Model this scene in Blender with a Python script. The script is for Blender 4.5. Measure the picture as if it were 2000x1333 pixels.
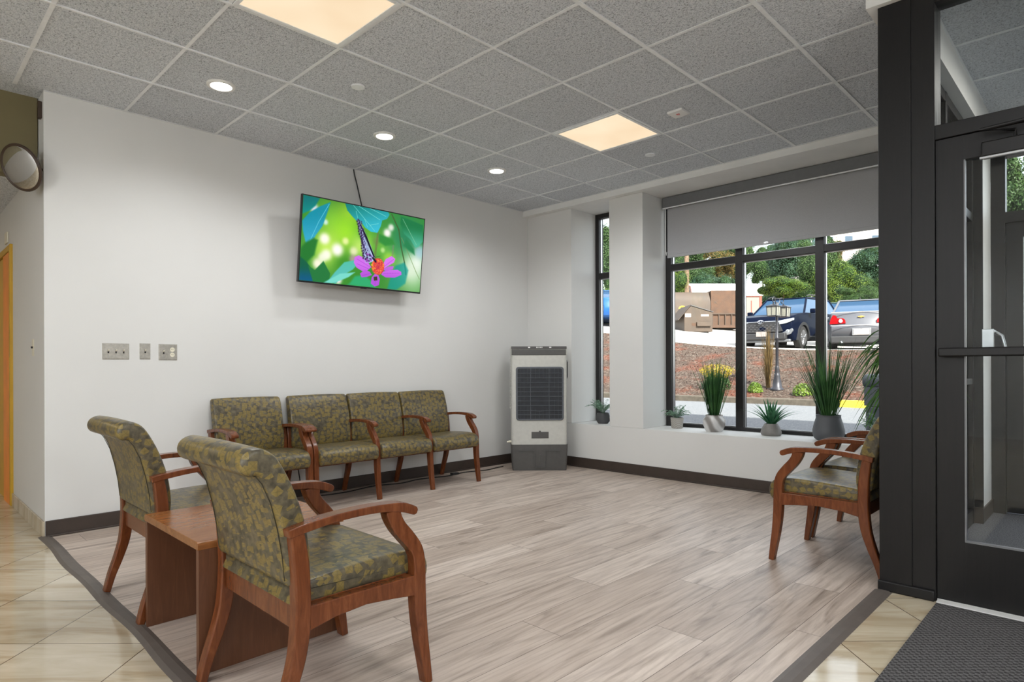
import bpy, bmesh, math, random
from mathutils import Vector, Matrix
import numpy as np
for o in list(bpy.data.objects): bpy.data.objects.remove(o)
SC = bpy.context.scene
COL = SC.collection
random.seed(4)

# ------------------------------------------------------------------ camera
CAMP = Vector((4.9436, -5.4914, 1.0957)); YAW = .7817; ROLL = .0034
cam = bpy.data.cameras.new('camera'); camo = bpy.data.objects.new('camera', cam); COL.objects.link(camo)
cam.sensor_fit = 'HORIZONTAL'; cam.sensor_width = 36.0; cam.lens = 36.0 * 1216.9 / 2000.0
cam.shift_x = (1000 - 985.55) / 2000.0; cam.shift_y = (715.55 - 666.5) / 2000.0
cam.clip_start = .05; cam.clip_end = 400
Fv = Vector((-math.sin(YAW), math.cos(YAW), 0)); Rv = Vector((math.cos(YAW), math.sin(YAW), 0)); Uv = Vector((0, 0, 1))
cx = Rv * math.cos(ROLL) - Uv * math.sin(ROLL); cy = Rv * math.sin(ROLL) + Uv * math.cos(ROLL)
m = Matrix((cx, cy, -Fv)).transposed().to_4x4(); m.translation = CAMP
camo.matrix_world = m
SC.camera = camo

# ------------------------------------------------------------------ sky, sun, exposure
W = bpy.data.worlds.new('sky'); SC.world = W; W.use_nodes = True
nt = W.node_tree; nt.nodes.clear()
sky = nt.nodes.new('ShaderNodeTexSky'); sky.sky_type = 'NISHITA'; sky.sun_disc = False
sky.sun_elevation = math.radians(38); sky.sun_rotation = math.radians(125); sky.air_density = 1.0; sky.dust_density = 1.5
bg = nt.nodes.new('ShaderNodeBackground'); bg.inputs['Strength'].default_value = 1.0
wo = nt.nodes.new('ShaderNodeOutputWorld')
sk1 = nt.nodes.new('ShaderNodeVectorMath'); sk1.operation = 'SCALE'; sk1.inputs['Scale'].default_value = .22; nt.links.new(sky.outputs[0], sk1.inputs[0])
sk2 = nt.nodes.new('ShaderNodeVectorMath'); sk2.operation = 'ADD'; sk2.inputs[1].default_value = (1.65, 1.6, 1.55); nt.links.new(sk1.outputs[0], sk2.inputs[0])   # thin bright cloud veil
nt.links.new(sk2.outputs[0], bg.inputs[0]); nt.links.new(bg.outputs[0], wo.inputs[0])
sl = bpy.data.lights.new('sun', 'SUN'); sl.energy = 12.5; sl.angle = math.radians(.6); sl.color = (1, .95, .87)
so = bpy.data.objects.new('sun', sl); COL.objects.link(so); so.location = (12, -14, 14)
sd = Vector((-math.cos(math.radians(38)) * .82, math.cos(math.radians(38)) * .572, -math.sin(math.radians(38))))
so.rotation_euler = sd.to_track_quat('-Z', 'Y').to_euler()
vs = SC.view_settings; vs.view_transform = 'Standard'; vs.look = 'None'; vs.gamma = 1; vs.exposure = 0.32; vs.use_curve_mapping = False

def area(name, loc, sx, sy, power, col=(1, .96, .9), rot=(0, 0, 0)):
    l = bpy.data.lights.new(name, 'AREA'); l.shape = 'RECTANGLE'; l.size = sx; l.size_y = sy; l.energy = power; l.color = col
    o = bpy.data.objects.new(name, l); COL.objects.link(o); o.location = loc; o.rotation_euler = rot
    return o
T = .6096; ZC = 2.8825
PANELS = [(2.134, -3.962), (2.134, -1.524)]                                    # the two seen
UNSEEN_PANELS = [(2.134, -6.40), (5.182, -6.40), (5.182, -3.962), (2.134, -8.84), (5.182, -8.84), (8.23, -3.962), (8.23, -6.40), (8.23, -8.84), (-3.0, -6.4)]  # lobby panels added unseen for camera-side light; the last lights the hallway
DOWN = [(.882, -3.947), (.886, -2.716), (.882, -1.494)]
for (x, y) in UNSEEN_PANELS:
    area('unseen_lamp', (x, y, ZC - .03 if x > -.2 else 2.40), .56, .56, 16 if x > -.2 else 14, (.94, .97, 1) if x > -.2 else (1, .82, .55))
area('vestibule_lamp', (5.2, -.9, ZC - .03), .5, .5, 26)
for (x, y) in DOWN:
    l = bpy.data.lights.new('downlight_lamp', 'SPOT'); l.energy = 14; l.spot_size = math.radians(150); l.spot_blend = .6; l.shadow_soft_size = .05; l.color = (.96, .98, 1)
    o = bpy.data.objects.new('downlight_lamp', l); COL.objects.link(o); o.location = (x, y, ZC - .03)

ADDED_PEND = [(6.9, -7.4), (3.4, -8.0), (5.3, -9.2), (7.2, -5.0)]  # pendants added behind the camera, unseen, to lift the ceiling
for (x, y) in ADDED_PEND:
    l = bpy.data.lights.new('added_fill_lamp', 'POINT'); l.energy = 98; l.shadow_soft_size = .14; l.color = (.90, .95, 1)
    o = bpy.data.objects.new('added_fill_lamp', l); COL.objects.link(o); o.location = (x, y, 2.05)

for (x, y) in PANELS:            # each troffer lit by a small array of lamps just under its diffuser
    for i in (-1, 0, 1):
        for j in (-1, 0, 1):
            l = bpy.data.lights.new('troffer_lamp', 'SPOT'); l.energy = 5.5; l.spot_size = math.radians(170); l.spot_blend = .5; l.shadow_soft_size = 0; l.color = (.95, .98, 1)
            o = bpy.data.objects.new('troffer_lamp', l); COL.objects.link(o); o.location = (x + i * .19, y + j * .19, ZC - .012)

# ------------------------------------------------------------------ materials
def lin(c):
    return tuple(((v / 255) / 12.92 if v / 255 <= .04045 else ((v / 255 + .055) / 1.055) ** 2.4) for v in c)
class NT:
    def __init__(s, name):
        s.m = bpy.data.materials.new(name); s.m.use_nodes = True; s.t = s.m.node_tree; s.t.nodes.clear()
        s.o = s.n('ShaderNodeOutputMaterial'); s.b = s.n('ShaderNodeBsdfPrincipled'); s.l(s.b.outputs[0], s.o.inputs[0])
    def n(s, t, **k):
        x = s.t.nodes.new(t)
        for a, v in k.items(): setattr(x, a, v)
        return x
    def l(s, a, b): s.t.links.new(a, b)
    def coord(s, kind='Object', scale=(1, 1, 1), rot=(0, 0, 0), loc=(0, 0, 0)):
        c = s.n('ShaderNodeTexCoord'); mp = s.n('ShaderNodeMapping')
        mp.inputs['Scale'].default_value = scale; mp.inputs['Rotation'].default_value = rot; mp.inputs['Location'].default_value = loc
        s.l(c.outputs[kind], mp.inputs[0]); return mp.outputs[0]
    def noise(s, v, scale, detail=4, rough=.5, dist=0):
        x = s.n('ShaderNodeTexNoise'); x.inputs['Scale'].default_value = scale; x.inputs['Detail'].default_value = detail
        x.inputs['Roughness'].default_value = rough; x.inputs['Distortion'].default_value = dist
        if v is not None: s.l(v, x.inputs['Vector'])
        return x.outputs['Fac']
    def ramp(s, f, stops):
        r = s.n('ShaderNodeValToRGB'); e = r.color_ramp.elements
        while len(e) > 1: e.remove(e[-1])
        for i, (p, c) in enumerate(stops):
            el = e[0] if i == 0 else e.new(p)
            el.position = p; el.color = (*lin(c), 1)
        s.l(f, r.inputs[0]); return r.outputs[0]
    def mix(s, f, a, b, mode='MIX'):
        x = s.n('ShaderNodeMix', data_type='RGBA', blend_type=mode)
        for sock, v in ((x.inputs['Factor'], f), (x.inputs[6], a), (x.inputs[7], b)):
            if hasattr(v, 'is_linked') or isinstance(v, bpy.types.NodeSocket): s.l(v, sock)
            elif isinstance(v, tuple): sock.default_value = (*v, 1) if len(v) == 3 else v
            else: sock.default_value = v
        return x.outputs[2]
    def math(s, op, a, b=None):
        x = s.n('ShaderNodeMath', operation=op)
        for i, v in enumerate((a, b)):
            if v is None: continue
            if isinstance(v, bpy.types.NodeSocket): s.l(v, x.inputs[i])
            else: x.inputs[i].default_value = v
        return x.outputs[0]
    def bump(s, h, strength=.3, dist=.01):
        x = s.n('ShaderNodeBump'); x.inputs['Strength'].default_value = strength; x.inputs['Distance'].default_value = dist
        s.l(h, x.inputs['Height']); s.l(x.outputs[0], s.b.inputs['Normal'])
    def set(s, col=None, rough=None, metal=None, spec=None, **k):
        if col is not None:
            if isinstance(col, bpy.types.NodeSocket): s.l(col, s.b.inputs['Base Color'])
            else: s.b.inputs['Base Color'].default_value = (*lin(col), 1)
        if rough is not None:
            if isinstance(rough, bpy.types.NodeSocket): s.l(rough, s.b.inputs['Roughness'])
            else: s.b.inputs['Roughness'].default_value = rough
        if metal is not None: s.b.inputs['Metallic'].default_value = metal
        if spec is not None: s.b.inputs['Specular IOR Level'].default_value = spec
        for a, v in k.items(): s.b.inputs[a.replace('_', ' ')].default_value = v
        return s.m

def plain(name, col, rough=.5, metal=0, var=.06, scale=30, spec=.5, bump=0):
    t = NT(name); f = t.noise(t.coord(), scale, 3)
    d = tuple(max(0, c * (1 - var)) for c in col); u = tuple(min(255, c * (1 + var)) for c in col)
    t.set(t.ramp(f, [(.3, d), (.7, u)]), rough, metal, spec)
    if bump: t.bump(f, bump, .004)
    return t.m
def emis(name, col, s):
    t = NT(name); t.set((0, 0, 0), .5); t.b.inputs['Emission Color'].default_value = (*lin(col), 1); t.b.inputs['Emission Strength'].default_value = s
    return t.m
M = {}
t = NT('wall_paint'); v = t.coord(); t.set(t.ramp(t.noise(v, 1.2, 3), [(.3, (217, 216, 213)), (.7, (221, 220, 217))]), .6, 0, .3); t.bump(t.noise(v, 260, 2), .08, .002); M['wall'] = t.m
M['olive'] = plain('olive_paint', (112, 102, 70), .7, 0, .03, 3)
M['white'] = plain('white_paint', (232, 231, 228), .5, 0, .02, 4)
# ceiling tile: fissured mineral fibre
t = NT('ceiling_tile'); v = t.coord(scale=(1, 1, 1))
n1 = t.noise(v, 62, 3, .7, .8); n2 = t.noise(v, 125, 2, .6); n3 = t.noise(v, 1.1, 2)
h = t.math('ADD', t.math('MULTIPLY', n1, .55), t.math('MULTIPLY', n2, .6))
c = t.ramp(h, [(.40, (152, 156, 161)), (.56, (230, 234, 240)), (.72, (250, 252, 255))])
vb = t.n('ShaderNodeTexBrick'); vb.offset = 0; vb.inputs['Scale'].default_value = 1; vb.inputs['Brick Width'].default_value = T; vb.inputs['Row Height'].default_value = T; vb.inputs['Mortar Size'].default_value = 0
vb.inputs['Color1'].default_value = (.9, .9, .9, 1); vb.inputs['Color2'].default_value = (1, 1, 1, 1); t.l(v, vb.inputs[0])
t.set(t.mix(1.0, c, vb.outputs[0], 'MULTIPLY'), .95, 0, .1); t.bump(h, 1.0, .02); M['tile_ceiling'] = t.m
M['tee'] = plain('white_ceiling_tee', (236, 238, 240), .45, 0, .02)
M['tee_bright'] = M['tee']
# vinyl plank floor
t = NT('plank_floor'); v = t.coord(rot=(0, 0, math.pi / 2), loc=(0, -.071, 0))
br = t.n('ShaderNodeTexBrick'); br.offset = 0
sp0 = t.n('ShaderNodeSeparateXYZ'); t.l(v, sp0.inputs[0]); rw = t.math('FLOOR', t.math('DIVIDE', sp0.outputs[1], .217)); cb0 = t.n('ShaderNodeCombineXYZ')
t.l(t.math('ADD', sp0.outputs[0], t.math('MULTIPLY', rw, .9413)), cb0.inputs[0]); t.l(sp0.outputs[1], cb0.inputs[1]); t.l(cb0.outputs[0], br.inputs[0])   # every row starts its boards elsewhere
br.inputs['Scale'].default_value = 1; br.inputs['Brick Width'].default_value = 1.52; br.inputs['Row Height'].default_value = .217; br.inputs['Mortar Size'].default_value = .0016; br.inputs['Mortar Smooth'].default_value = .3
br.inputs['Color1'].default_value = (*lin((188, 168, 152)), 1); br.inputs['Color2'].default_value = (*lin((226, 208, 193)), 1); br.inputs['Mortar'].default_value = (*lin((92, 76, 66)), 1)
v2 = t.coord(scale=(1, .11, 1)); vv = t.coord(scale=(1, .1, 1))
# shift grain per plank
ad = t.n('ShaderNodeVectorMath', operation='ADD'); t.l(v2, ad.inputs[0]); t.l(br.outputs['Color'], ad.inputs[1])
sc_ = t.n('ShaderNodeVectorMath', operation='SCALE'); sc_.inputs['Scale'].default_value = 37; t.l(br.outputs['Color'], sc_.inputs[0]); t.l(sc_.outputs[0], ad.inputs[1])
g1 = t.noise(ad.outputs[0], 11, 5, .6, 1.4); g2 = t.noise(vv, 42, 3, .55)
wv = t.n('ShaderNodeTexWave'); wv.inputs['Scale'].default_value = 9; wv.inputs['Distortion'].default_value = 9; wv.inputs['Detail'].default_value = 3; wv.inputs['Detail Scale'].default_value = 1.2; t.l(ad.outputs[0], wv.inputs[0])
c1 = t.ramp(g1, [(.28, (132, 122, 115)), (.42, (196, 189, 184)), (.55, (224, 219, 215)), (.72, (240, 237, 234))])
c2 = t.ramp(g2, [(.3, (228, 224, 220)), (.7, (255, 255, 255))])
c3 = t.ramp(wv.outputs['Fac'], [(.0, (222, 218, 214)), (.3, (255, 255, 255))])
c = t.mix(1, br.outputs['Color'], c1, 'MULTIPLY'); c = t.mix(1, c, c2, 'MULTIPLY'); c = t.mix(.7, c, c3, 'MULTIPLY')
c = t.mix(.0, c, c)
gm = t.n('ShaderNodeGamma'); gm.inputs[1].default_value = .66; t.l(c, gm.inputs[0])
t.set(gm.outputs[0], t.math('ADD', t.math('MULTIPLY', g1, .15), .34), 0, .42); t.bump(t.math('SUBTRACT', g2, t.math('MULTIPLY', br.outputs['Fac'], 2)), .12, .004); M['plank'] = t.m
# marble-look floor tile laid at 45 degrees
t = NT('stone_floor_tile'); S = .4545
# rotate world by -YAW so axes follow camera-right / camera-forward
ca, sa = math.cos(-YAW), math.sin(-YAW)
px_, py_ = CAMP.x, CAMP.y
ox = ca * px_ - sa * py_ + 1.319; oy = sa * px_ + ca * py_ + 2.470
v = t.coord(rot=(0, 0, -YAW), loc=(-ox, -oy, 0))
br = t.n('ShaderNodeTexBrick'); br.offset = 0; t.l(v, br.inputs[0])
br.inputs['Scale'].default_value = 1; br.inputs['Brick Width'].default_value = S; br.inputs['Row Height'].default_value = S; br.inputs['Mortar Size'].default_value = .0022; br.inputs['Mortar Smooth'].default_value = .1
br.inputs['Color1'].default_value = (*lin((202, 192, 172)), 1); br.inputs['Color2'].default_value = (*lin((218, 210, 194)), 1); br.inputs['Mortar'].default_value = (*lin((96, 80, 62)), 1)
sp = t.n('ShaderNodeVectorMath', operation='SCALE'); sp.inputs['Scale'].default_value = 61; t.l(br.outputs['Color'], sp.inputs[0])
mp = t.n('ShaderNodeMapping'); mp.inputs['Rotation'].default_value = (0, 0, .55); mp.inputs['Scale'].default_value = (1.1, 7, 1); t.l(v, mp.inputs[0])
ad = t.n('ShaderNodeVectorMath', operation='ADD'); t.l(mp.outputs[0], ad.inputs[0]); t.l(sp.outputs[0], ad.inputs[1])
ns = t.noise(ad.outputs[0], 1.6, 6, .6, .8)
c1 = t.ramp(ns, [(.3, (206, 192, 170)), (.5, (238, 232, 222)), (.7, (255, 253, 249))])
t.set(t.mix(1, br.outputs['Color'], c1, 'MULTIPLY'), .09, 0, .5); t.bump(t.math('MULTIPLY', br.outputs['Fac'], -1), .3, .002); M['tile'] = t.m
M['basetile'] = M['tile']
M['base'] = plain('brown_rubber_base', (64, 54, 48), .42, 0, .05, 12)
M['strip'] = plain('grey_rubber_strip', (98, 90, 84), .5, 0, .05, 12)
t = NT('dark_frame'); t.set(t.ramp(t.noise(t.coord(scale=(40, 40, 2)), 3, 3), [(.3, (23, 22, 22)), (.7, (27, 25, 25))]), .42, .15, .4); M['frame'] = t.m
M['framein'] = plain('window_frame_dark', (38, 36, 36), .32, .2, .04)
M['bead'] = plain('grey_glazing_bead', (120, 120, 122), .4, .3, .03)
M['alu'] = plain('satin_aluminium', (190, 190, 192), .3, .9, .03)
M['steel'] = plain('brushed_steel', (188, 184, 176), .34, .75, .06, 60)
def glass(name, tint=(1, 1, 1), refl=.12):
    t = NT(name); t.t.nodes.remove(t.b)
    tr = t.n('ShaderNodeBsdfTransparent'); tr.inputs[0].default_value = (*tint, 1)
    gl = t.n('ShaderNodeBsdfGlossy'); gl.inputs['Roughness'].default_value = .01
    fr = t.n('ShaderNodeFresnel'); fr.inputs[0].default_value = 1.45
    mx = t.n('ShaderNodeMixShader'); t.l(t.math('MULTIPLY', fr.outputs[0], refl * 6), mx.inputs[0]); t.l(tr.outputs[0], mx.inputs[1]); t.l(gl.outputs[0], mx.inputs[2]); t.l(mx.outputs[0], t.o.inputs[0])
    return t.m
M['glass'] = glass('window_glass', (.96, .98, .97), .06)
M['glassdark'] = glass('tinted_glass', (.33, .35, .36), .16)
M['glassdoor'] = glass('door_glass', (.92, .94, .94), .14)
# blind
t = NT('blind_fabric'); v = t.coord(); t.set(t.ramp(t.noise(v, 420, 2), [(.3, (168, 168, 170)), (.7, (180, 180, 182))]), .85, 0, .2); M['blind'] = t.m
M['blindhead'] = plain('blind_cassette', (112, 113, 115), .6, 0, .02)
# upholstery
t = NT('patterned_vinyl'); v = t.coord(scale=(1, 1, 1))
vo = t.n('ShaderNodeTexVoronoi'); vo.inputs['Scale'].default_value = 30; vo.inputs['Randomness'].default_value = .72; t.l(v, vo.inputs['Vector'])
sv = t.n('ShaderNodeVectorMath', operation='SCALE'); sv.inputs['Scale'].default_value = 30; t.l(v, sv.inputs[0])
sb = t.n('ShaderNodeVectorMath', operation='SUBTRACT'); t.l(sv.outputs[0], sb.inputs[0])
sp2 = t.n('ShaderNodeVectorMath', operation='SCALE'); sp2.inputs['Scale'].default_value = 30; t.l(vo.outputs['Position'], sp2.inputs[0]); t.l(sp2.outputs[0], sb.inputs[1])
rt = t.n('ShaderNodeVectorRotate', rotation_type='AXIS_ANGLE'); t.l(sb.outputs[0], rt.inputs['Vector']); rt.inputs['Axis'].default_value = (1, .25, .3)
sx = t.n('ShaderNodeSeparateColor'); t.l(vo.outputs['Color'], sx.inputs[0]); t.l(t.math('MULTIPLY', sx.outputs[0], 1.9), rt.inputs['Angle'])
ab = t.n('ShaderNodeVectorMath', operation='ABSOLUTE'); t.l(rt.outputs[0], ab.inputs[0])
sz = t.n('ShaderNodeSeparateXYZ'); t.l(ab.outputs[0], sz.inputs[0])
mxx = t.math('MAXIMUM', t.math('MAXIMUM', sz.outputs[0], sz.outputs[1]), sz.outputs[2])
sq = t.math('LESS_THAN', mxx, .40)
dg = t.math('ABSOLUTE', t.math('SUBTRACT', sz.outputs[1], sz.outputs[2]))
ln_ = t.math('LESS_THAN', dg, .035)
bgc = t.ramp(t.noise(v, 34, 3, .6), [(.35, (62, 56, 44)), (.5, (84, 77, 60)), (.65, (104, 94, 72))])
yel = t.ramp(t.noise(v, 60, 2), [(.3, (116, 98, 48)), (.7, (138, 118, 62))])
yel = t.mix(t.math('MULTIPLY', ln_, .55), yel, (*lin((84, 78, 48)), 1))
c = t.mix(t.math('MULTIPLY', sq, .85), bgc, yel)
t.set(c, .36, 0, .5); t.bump(t.noise(v, 500, 2), .06, .001); M['fabric'] = t.m
def wood(name, a, b, d, rough=.28, sc=(9, 1.2, 9)):
    t = NT(name); v = t.coord(scale=sc); n = t.noise(v, 4, 5, .6, 1.2)
    t.set(t.ramp(n, [(.25, a), (.5, b), (.75, d)]), rough, 0, .4); return t.m
M['cherry'] = wood('cherry_wood', (84, 42, 22), (108, 58, 30), (128, 74, 42), .26, (8, 8, 1.6))
M['cherry_h'] = wood('cherry_wood_flat', (118, 72, 38), (136, 86, 46), (152, 100, 58), .24, (7, 1.2, 7))
M['cherry_e'] = wood('cherry_wood_panel', (88, 54, 36), (98, 62, 42), (110, 72, 48), .4, (9, 9, 1))
M['black'] = plain('black_plastic', (24, 24, 26), .35, 0, .05)
M['cooler'] = plain('cooler_grey_plastic', (196, 195, 188), .45, 0, .02)
M['coolerdark'] = plain('cooler_dark_plastic', (82, 80, 78), .5, 0, .03)
M['grille'] = plain('cooler_grille', (84, 88, 94), .4, 0, .03)
M['grilledark'] = plain('cooler_inside', (34, 37, 43), .6, 0, .15, 25)
M['cream'] = plain('cream_plastic', (226, 220, 200), .4, 0, .02)
M['panel'] = None
t = NT('light_diffuser'); f = t.noise(t.coord(), 2.2, 2); t.set((0, 0, 0), .6); c = t.ramp(f, [(.3, (236, 208, 172)), (.7, (244, 224, 192))]); t.l(c, t.b.inputs['Emission Color']); t.b.inputs['Emission Strength'].default_value = .9; M['panel'] = t.m
M['lens'] = emis('downlight_lens', (255, 250, 240), 14)
M['mat'] = None
t = NT('entrance_mat'); v = t.coord(); ck = t.n('ShaderNodeTexChecker'); ck.inputs['Scale'].default_value = 70; t.l(v, ck.inputs[0])
f = t.noise(v, 110, 3); ff = t.math('ADD', t.math('MULTIPLY', ck.outputs['Fac'], .35), t.math('MULTIPLY', f, .9))
t.set(t.ramp(ff, [(.3, (48, 46, 46)), (.9, (104, 102, 102))]), .95, 0, .1); t.bump(ff, .8, .006); M['mat'] = t.m
M['carpet'] = plain('vestibule_carpet', (92, 92, 96), .95, 0, .3, 140, .1, .5)
M['orange'] = plain('orange_door', (240, 142, 10), .4, 0, .04, 5)
M['mustard'] = plain('mustard_frame', (200, 156, 34), .45, 0, .04, 5)
M['rim'] = plain('brown_rim', (62, 46, 34), .45)
t = NT('mirror_face'); M['mirror'] = t.set((225, 225, 225), .03, 1)
# outdoors
t = NT('asphalt'); v = t.coord(); n = t.noise(v, 45, 4, .7); t.set(t.ramp(n, [(.3, (84, 88, 94)), (.7, (126, 127, 128))]), .9, 0, .2); t.bump(n, .4, .01); M['asphalt'] = t.m
M['lotm'] = plain('pale_lot_paving', (171, 166, 160), .9, 0, .06, 4, .2)
M['curb'] = plain('concrete_curb', (85, 79, 71), .9, 0, .1, 12, .2)
t = NT('mulch'); v = t.coord(); n = t.noise(v, 26, 5, .8); n2 = t.noise(v, .9, 3)
vo = t.n('ShaderNodeTexVoronoi'); vo.inputs['Scale'].default_value = 22; t.l(v, vo.inputs['Vector'])
c = t.ramp(n, [(.3, (40, 33, 30)), (.48, (68, 56, 50)), (.6, (96, 82, 72)), (.75, (136, 122, 110))])
c2 = t.ramp(n, [(.3, (64, 34, 24)), (.6, (114, 68, 52)), (.8, (138, 102, 86))])
r_ = t.n('ShaderNodeMapRange'); r_.inputs[1].default_value = .5; r_.inputs[2].default_value = .62; t.l(n2, r_.inputs[0])
c = t.mix(t.math('MULTIPLY', r_.outputs[0], .75), c, c2)
sx = t.n('ShaderNodeSeparateColor'); t.l(vo.outputs['Color'], sx.inputs[0])
c = t.mix(t.math('MULTIPLY', t.math('GREATER_THAN', sx.outputs[0], .82), .5), c, (*lin((128, 118, 108)), 1))
t.set(c, .95, 0, .1); t.bump(n, .8, .04); M['mulch'] = t.m
def leafm(name, a, b, tr=.35, scale=3):
    t = NT(name); v = t.coord(); n = t.noise(v, scale, 3); c = t.ramp(n, [(.3, a), (.7, b)])
    t.set(c, .5, 0, .3); 
    td = t.n('ShaderNodeBsdfTranslucent'); t.l(c, td.inputs[0]); mx = t.n('ShaderNodeMixShader'); mx.inputs[0].default_value = tr
    t.l(t.b.outputs[0], mx.inputs[1]); t.l(td.outputs[0], mx.inputs[2]); t.l(mx.outputs[0], t.o.inputs[0]); return t.m
M['leafA'] = leafm('leaf_green', (45, 71, 34), (77, 101, 51), .35, .8)
M['leafB'] = leafm('leaf_lime', (67, 95, 27), (104, 123, 43), .35, .8)
M['leafC'] = leafm('leaf_blue_green', (40, 67, 51), (67, 95, 70), .35, .8)
M['leafD'] = leafm('leaf_autumn', (90, 77, 28), (119, 99, 51), .35, .8)
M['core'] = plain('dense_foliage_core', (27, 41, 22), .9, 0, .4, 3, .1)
M['shrub'] = leafm('shrub_leaf', (66, 96, 24), (108, 129, 43), .3, 8)
M['yellow'] = leafm('yellow_bloom', (144, 120, 20), (168, 151, 47), .2, 8)
M['tan'] = leafm('dry_grass', (90, 70, 39), (125, 104, 67), .2, 6)
M['grass'] = leafm('blade_green', (40, 78, 44), (78, 122, 66), .25, 9)
M['agave'] = leafm('agave_leaf', (38, 92, 62), (84, 142, 96), .25, 9)
M['fern'] = leafm('grey_green_leaf', (86, 122, 98), (148, 180, 152), .3, 14)
M['palm'] = leafm('palm_leaf', (30, 62, 24), (92, 142, 48), .3, 7)
M['piping'] = plain('dark_piping', (52, 48, 38), .5)
M['soil'] = plain('potting_soil', (52, 42, 34), .95, 0, .3, 60, .1)
M['pot_dark'] = plain('dark_pot', (74, 74, 76), .6, 0, .05, 12)
M['pot_char'] = plain('charcoal_pot', (88, 90, 94), .55, 0, .04, 8)
M['pot_grey'] = plain('grey_ceramic_pot', (128, 124, 120), .5, 0, .05, 20)
t = NT('woven_pot'); v = t.coord(); ck = t.n('ShaderNodeTexChecker'); ck.inputs['Scale'].default_value = 110; t.l(v, ck.inputs[0]); t.set(t.mix(ck.outputs['Fac'], (*lin((150, 144, 136)), 1), (*lin((182, 178, 170)), 1)), .7, 0, .3); M['pot_weave'] = t.m
t = NT('marbled_pot'); wv = t.n('ShaderNodeTexWave', bands_direction='DIAGONAL'); wv.inputs['Scale'].default_value = 4.5; wv.inputs['Distortion'].default_value = 5; wv.inputs['Detail Scale'].default_value = .8; t.l(t.coord(), wv.inputs[0])
t.set(t.ramp(wv.outputs['Fac'], [(.2, (140, 135, 131)), (.5, (166, 162, 158)), (.85, (208, 206, 204))]), .25, 0, .5); M['pot_marble'] = t.m
M['navy'] = plain('navy_car_paint', (12, 18, 34), .3, 0, .02, 2, .12)
M['blue'] = plain('blue_car_paint', (30, 78, 140), .3, 0, .02, 2, .2)
M['silver'] = plain('silver_car_paint', (92, 93, 98), .28, .3, .02, 2, .5)
M['darkcar'] = plain('dark_green_car_paint', (40, 62, 60), .2, .3, .02, 2)
M['clad'] = plain('black_cladding', (38, 38, 40), .6)
M['tyre'] = plain('tyre_rubber', (34, 33, 33), .8)
M['rimalloy'] = plain('alloy_wheel', (172, 172, 175), .25, .8)
M['chrome'] = plain('chrome', (210, 210, 214), .12, 1)
t = NT('car_glass'); M['carglass'] = t.set((48, 72, 98), .12, 0, .35); M['pane'] = plain('far_window_pane', (66, 80, 94), .6, 0, .03, 2, .1); M['bumpertrim'] = plain('bumper_trim_grey', (96, 98, 102), .5, .1)
M['headlamp'] = plain('headlamp_lens', (156, 162, 168), .1, .2)
t = NT('tail_lamp'); M['navy'].node_tree.nodes['Principled BSDF'].inputs['IOR'].default_value = 1.2; M['carglass'].node_tree.nodes['Principled BSDF'].inputs['IOR'].default_value = 1.25
M['tail'] = t.set((150, 8, 14), .4, 0, .15)
M['plate'] = plain('number_plate', (143, 135, 132), .5)
M['gold'] = plain('gold_badge', (196, 168, 96), .3, .7)
M['brown'] = plain('brown_painted_steel', (54, 40, 28), .6, .1, .12, 2.5)
M['brownl'] = plain('faded_brown_steel', (65, 52, 41), .6, .1, .08, 2.5)
M['rust'] = plain('rusty_brown_steel', (70, 46, 28), .7, .1, .14, 3)
M['lid'] = plain('grey_dumpster_lid', (66, 63, 62), .6)
M['shedroof'] = plain('white_metal_roof', (246, 246, 244), .5, 0, .01)
M['shedwall'] = plain('pale_shed_wall', (113, 104, 98), .8, 0, .03)
M['redtrim'] = plain('red_trim', (126, 59, 45), .7)
M['bark'] = plain('tree_bark', (103, 86, 72), .9, 0, .2, 8, .1)
M['stucco'] = plain('pale_facade', (189, 182, 176), .9, 0, .02, 2, .1)
M['lampmetal'] = plain('lamp_post_metal', (52, 52, 57), .4, .5)
M['frost'] = plain('frosted_glass', (131, 129, 119), .4)
M['bin'] = plain('slate_grey_plastic', (43, 48, 55), .5)
M['cable'] = plain('black_cable', (22, 22, 22), .5)
M['red'] = plain('red_mark', (210, 30, 40), .4)
M['yellowpaint'] = plain('yellow_paint', (236, 204, 60), .8)
M['roofing'] = plain('building_shell', (170, 160, 150), .9)

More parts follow.
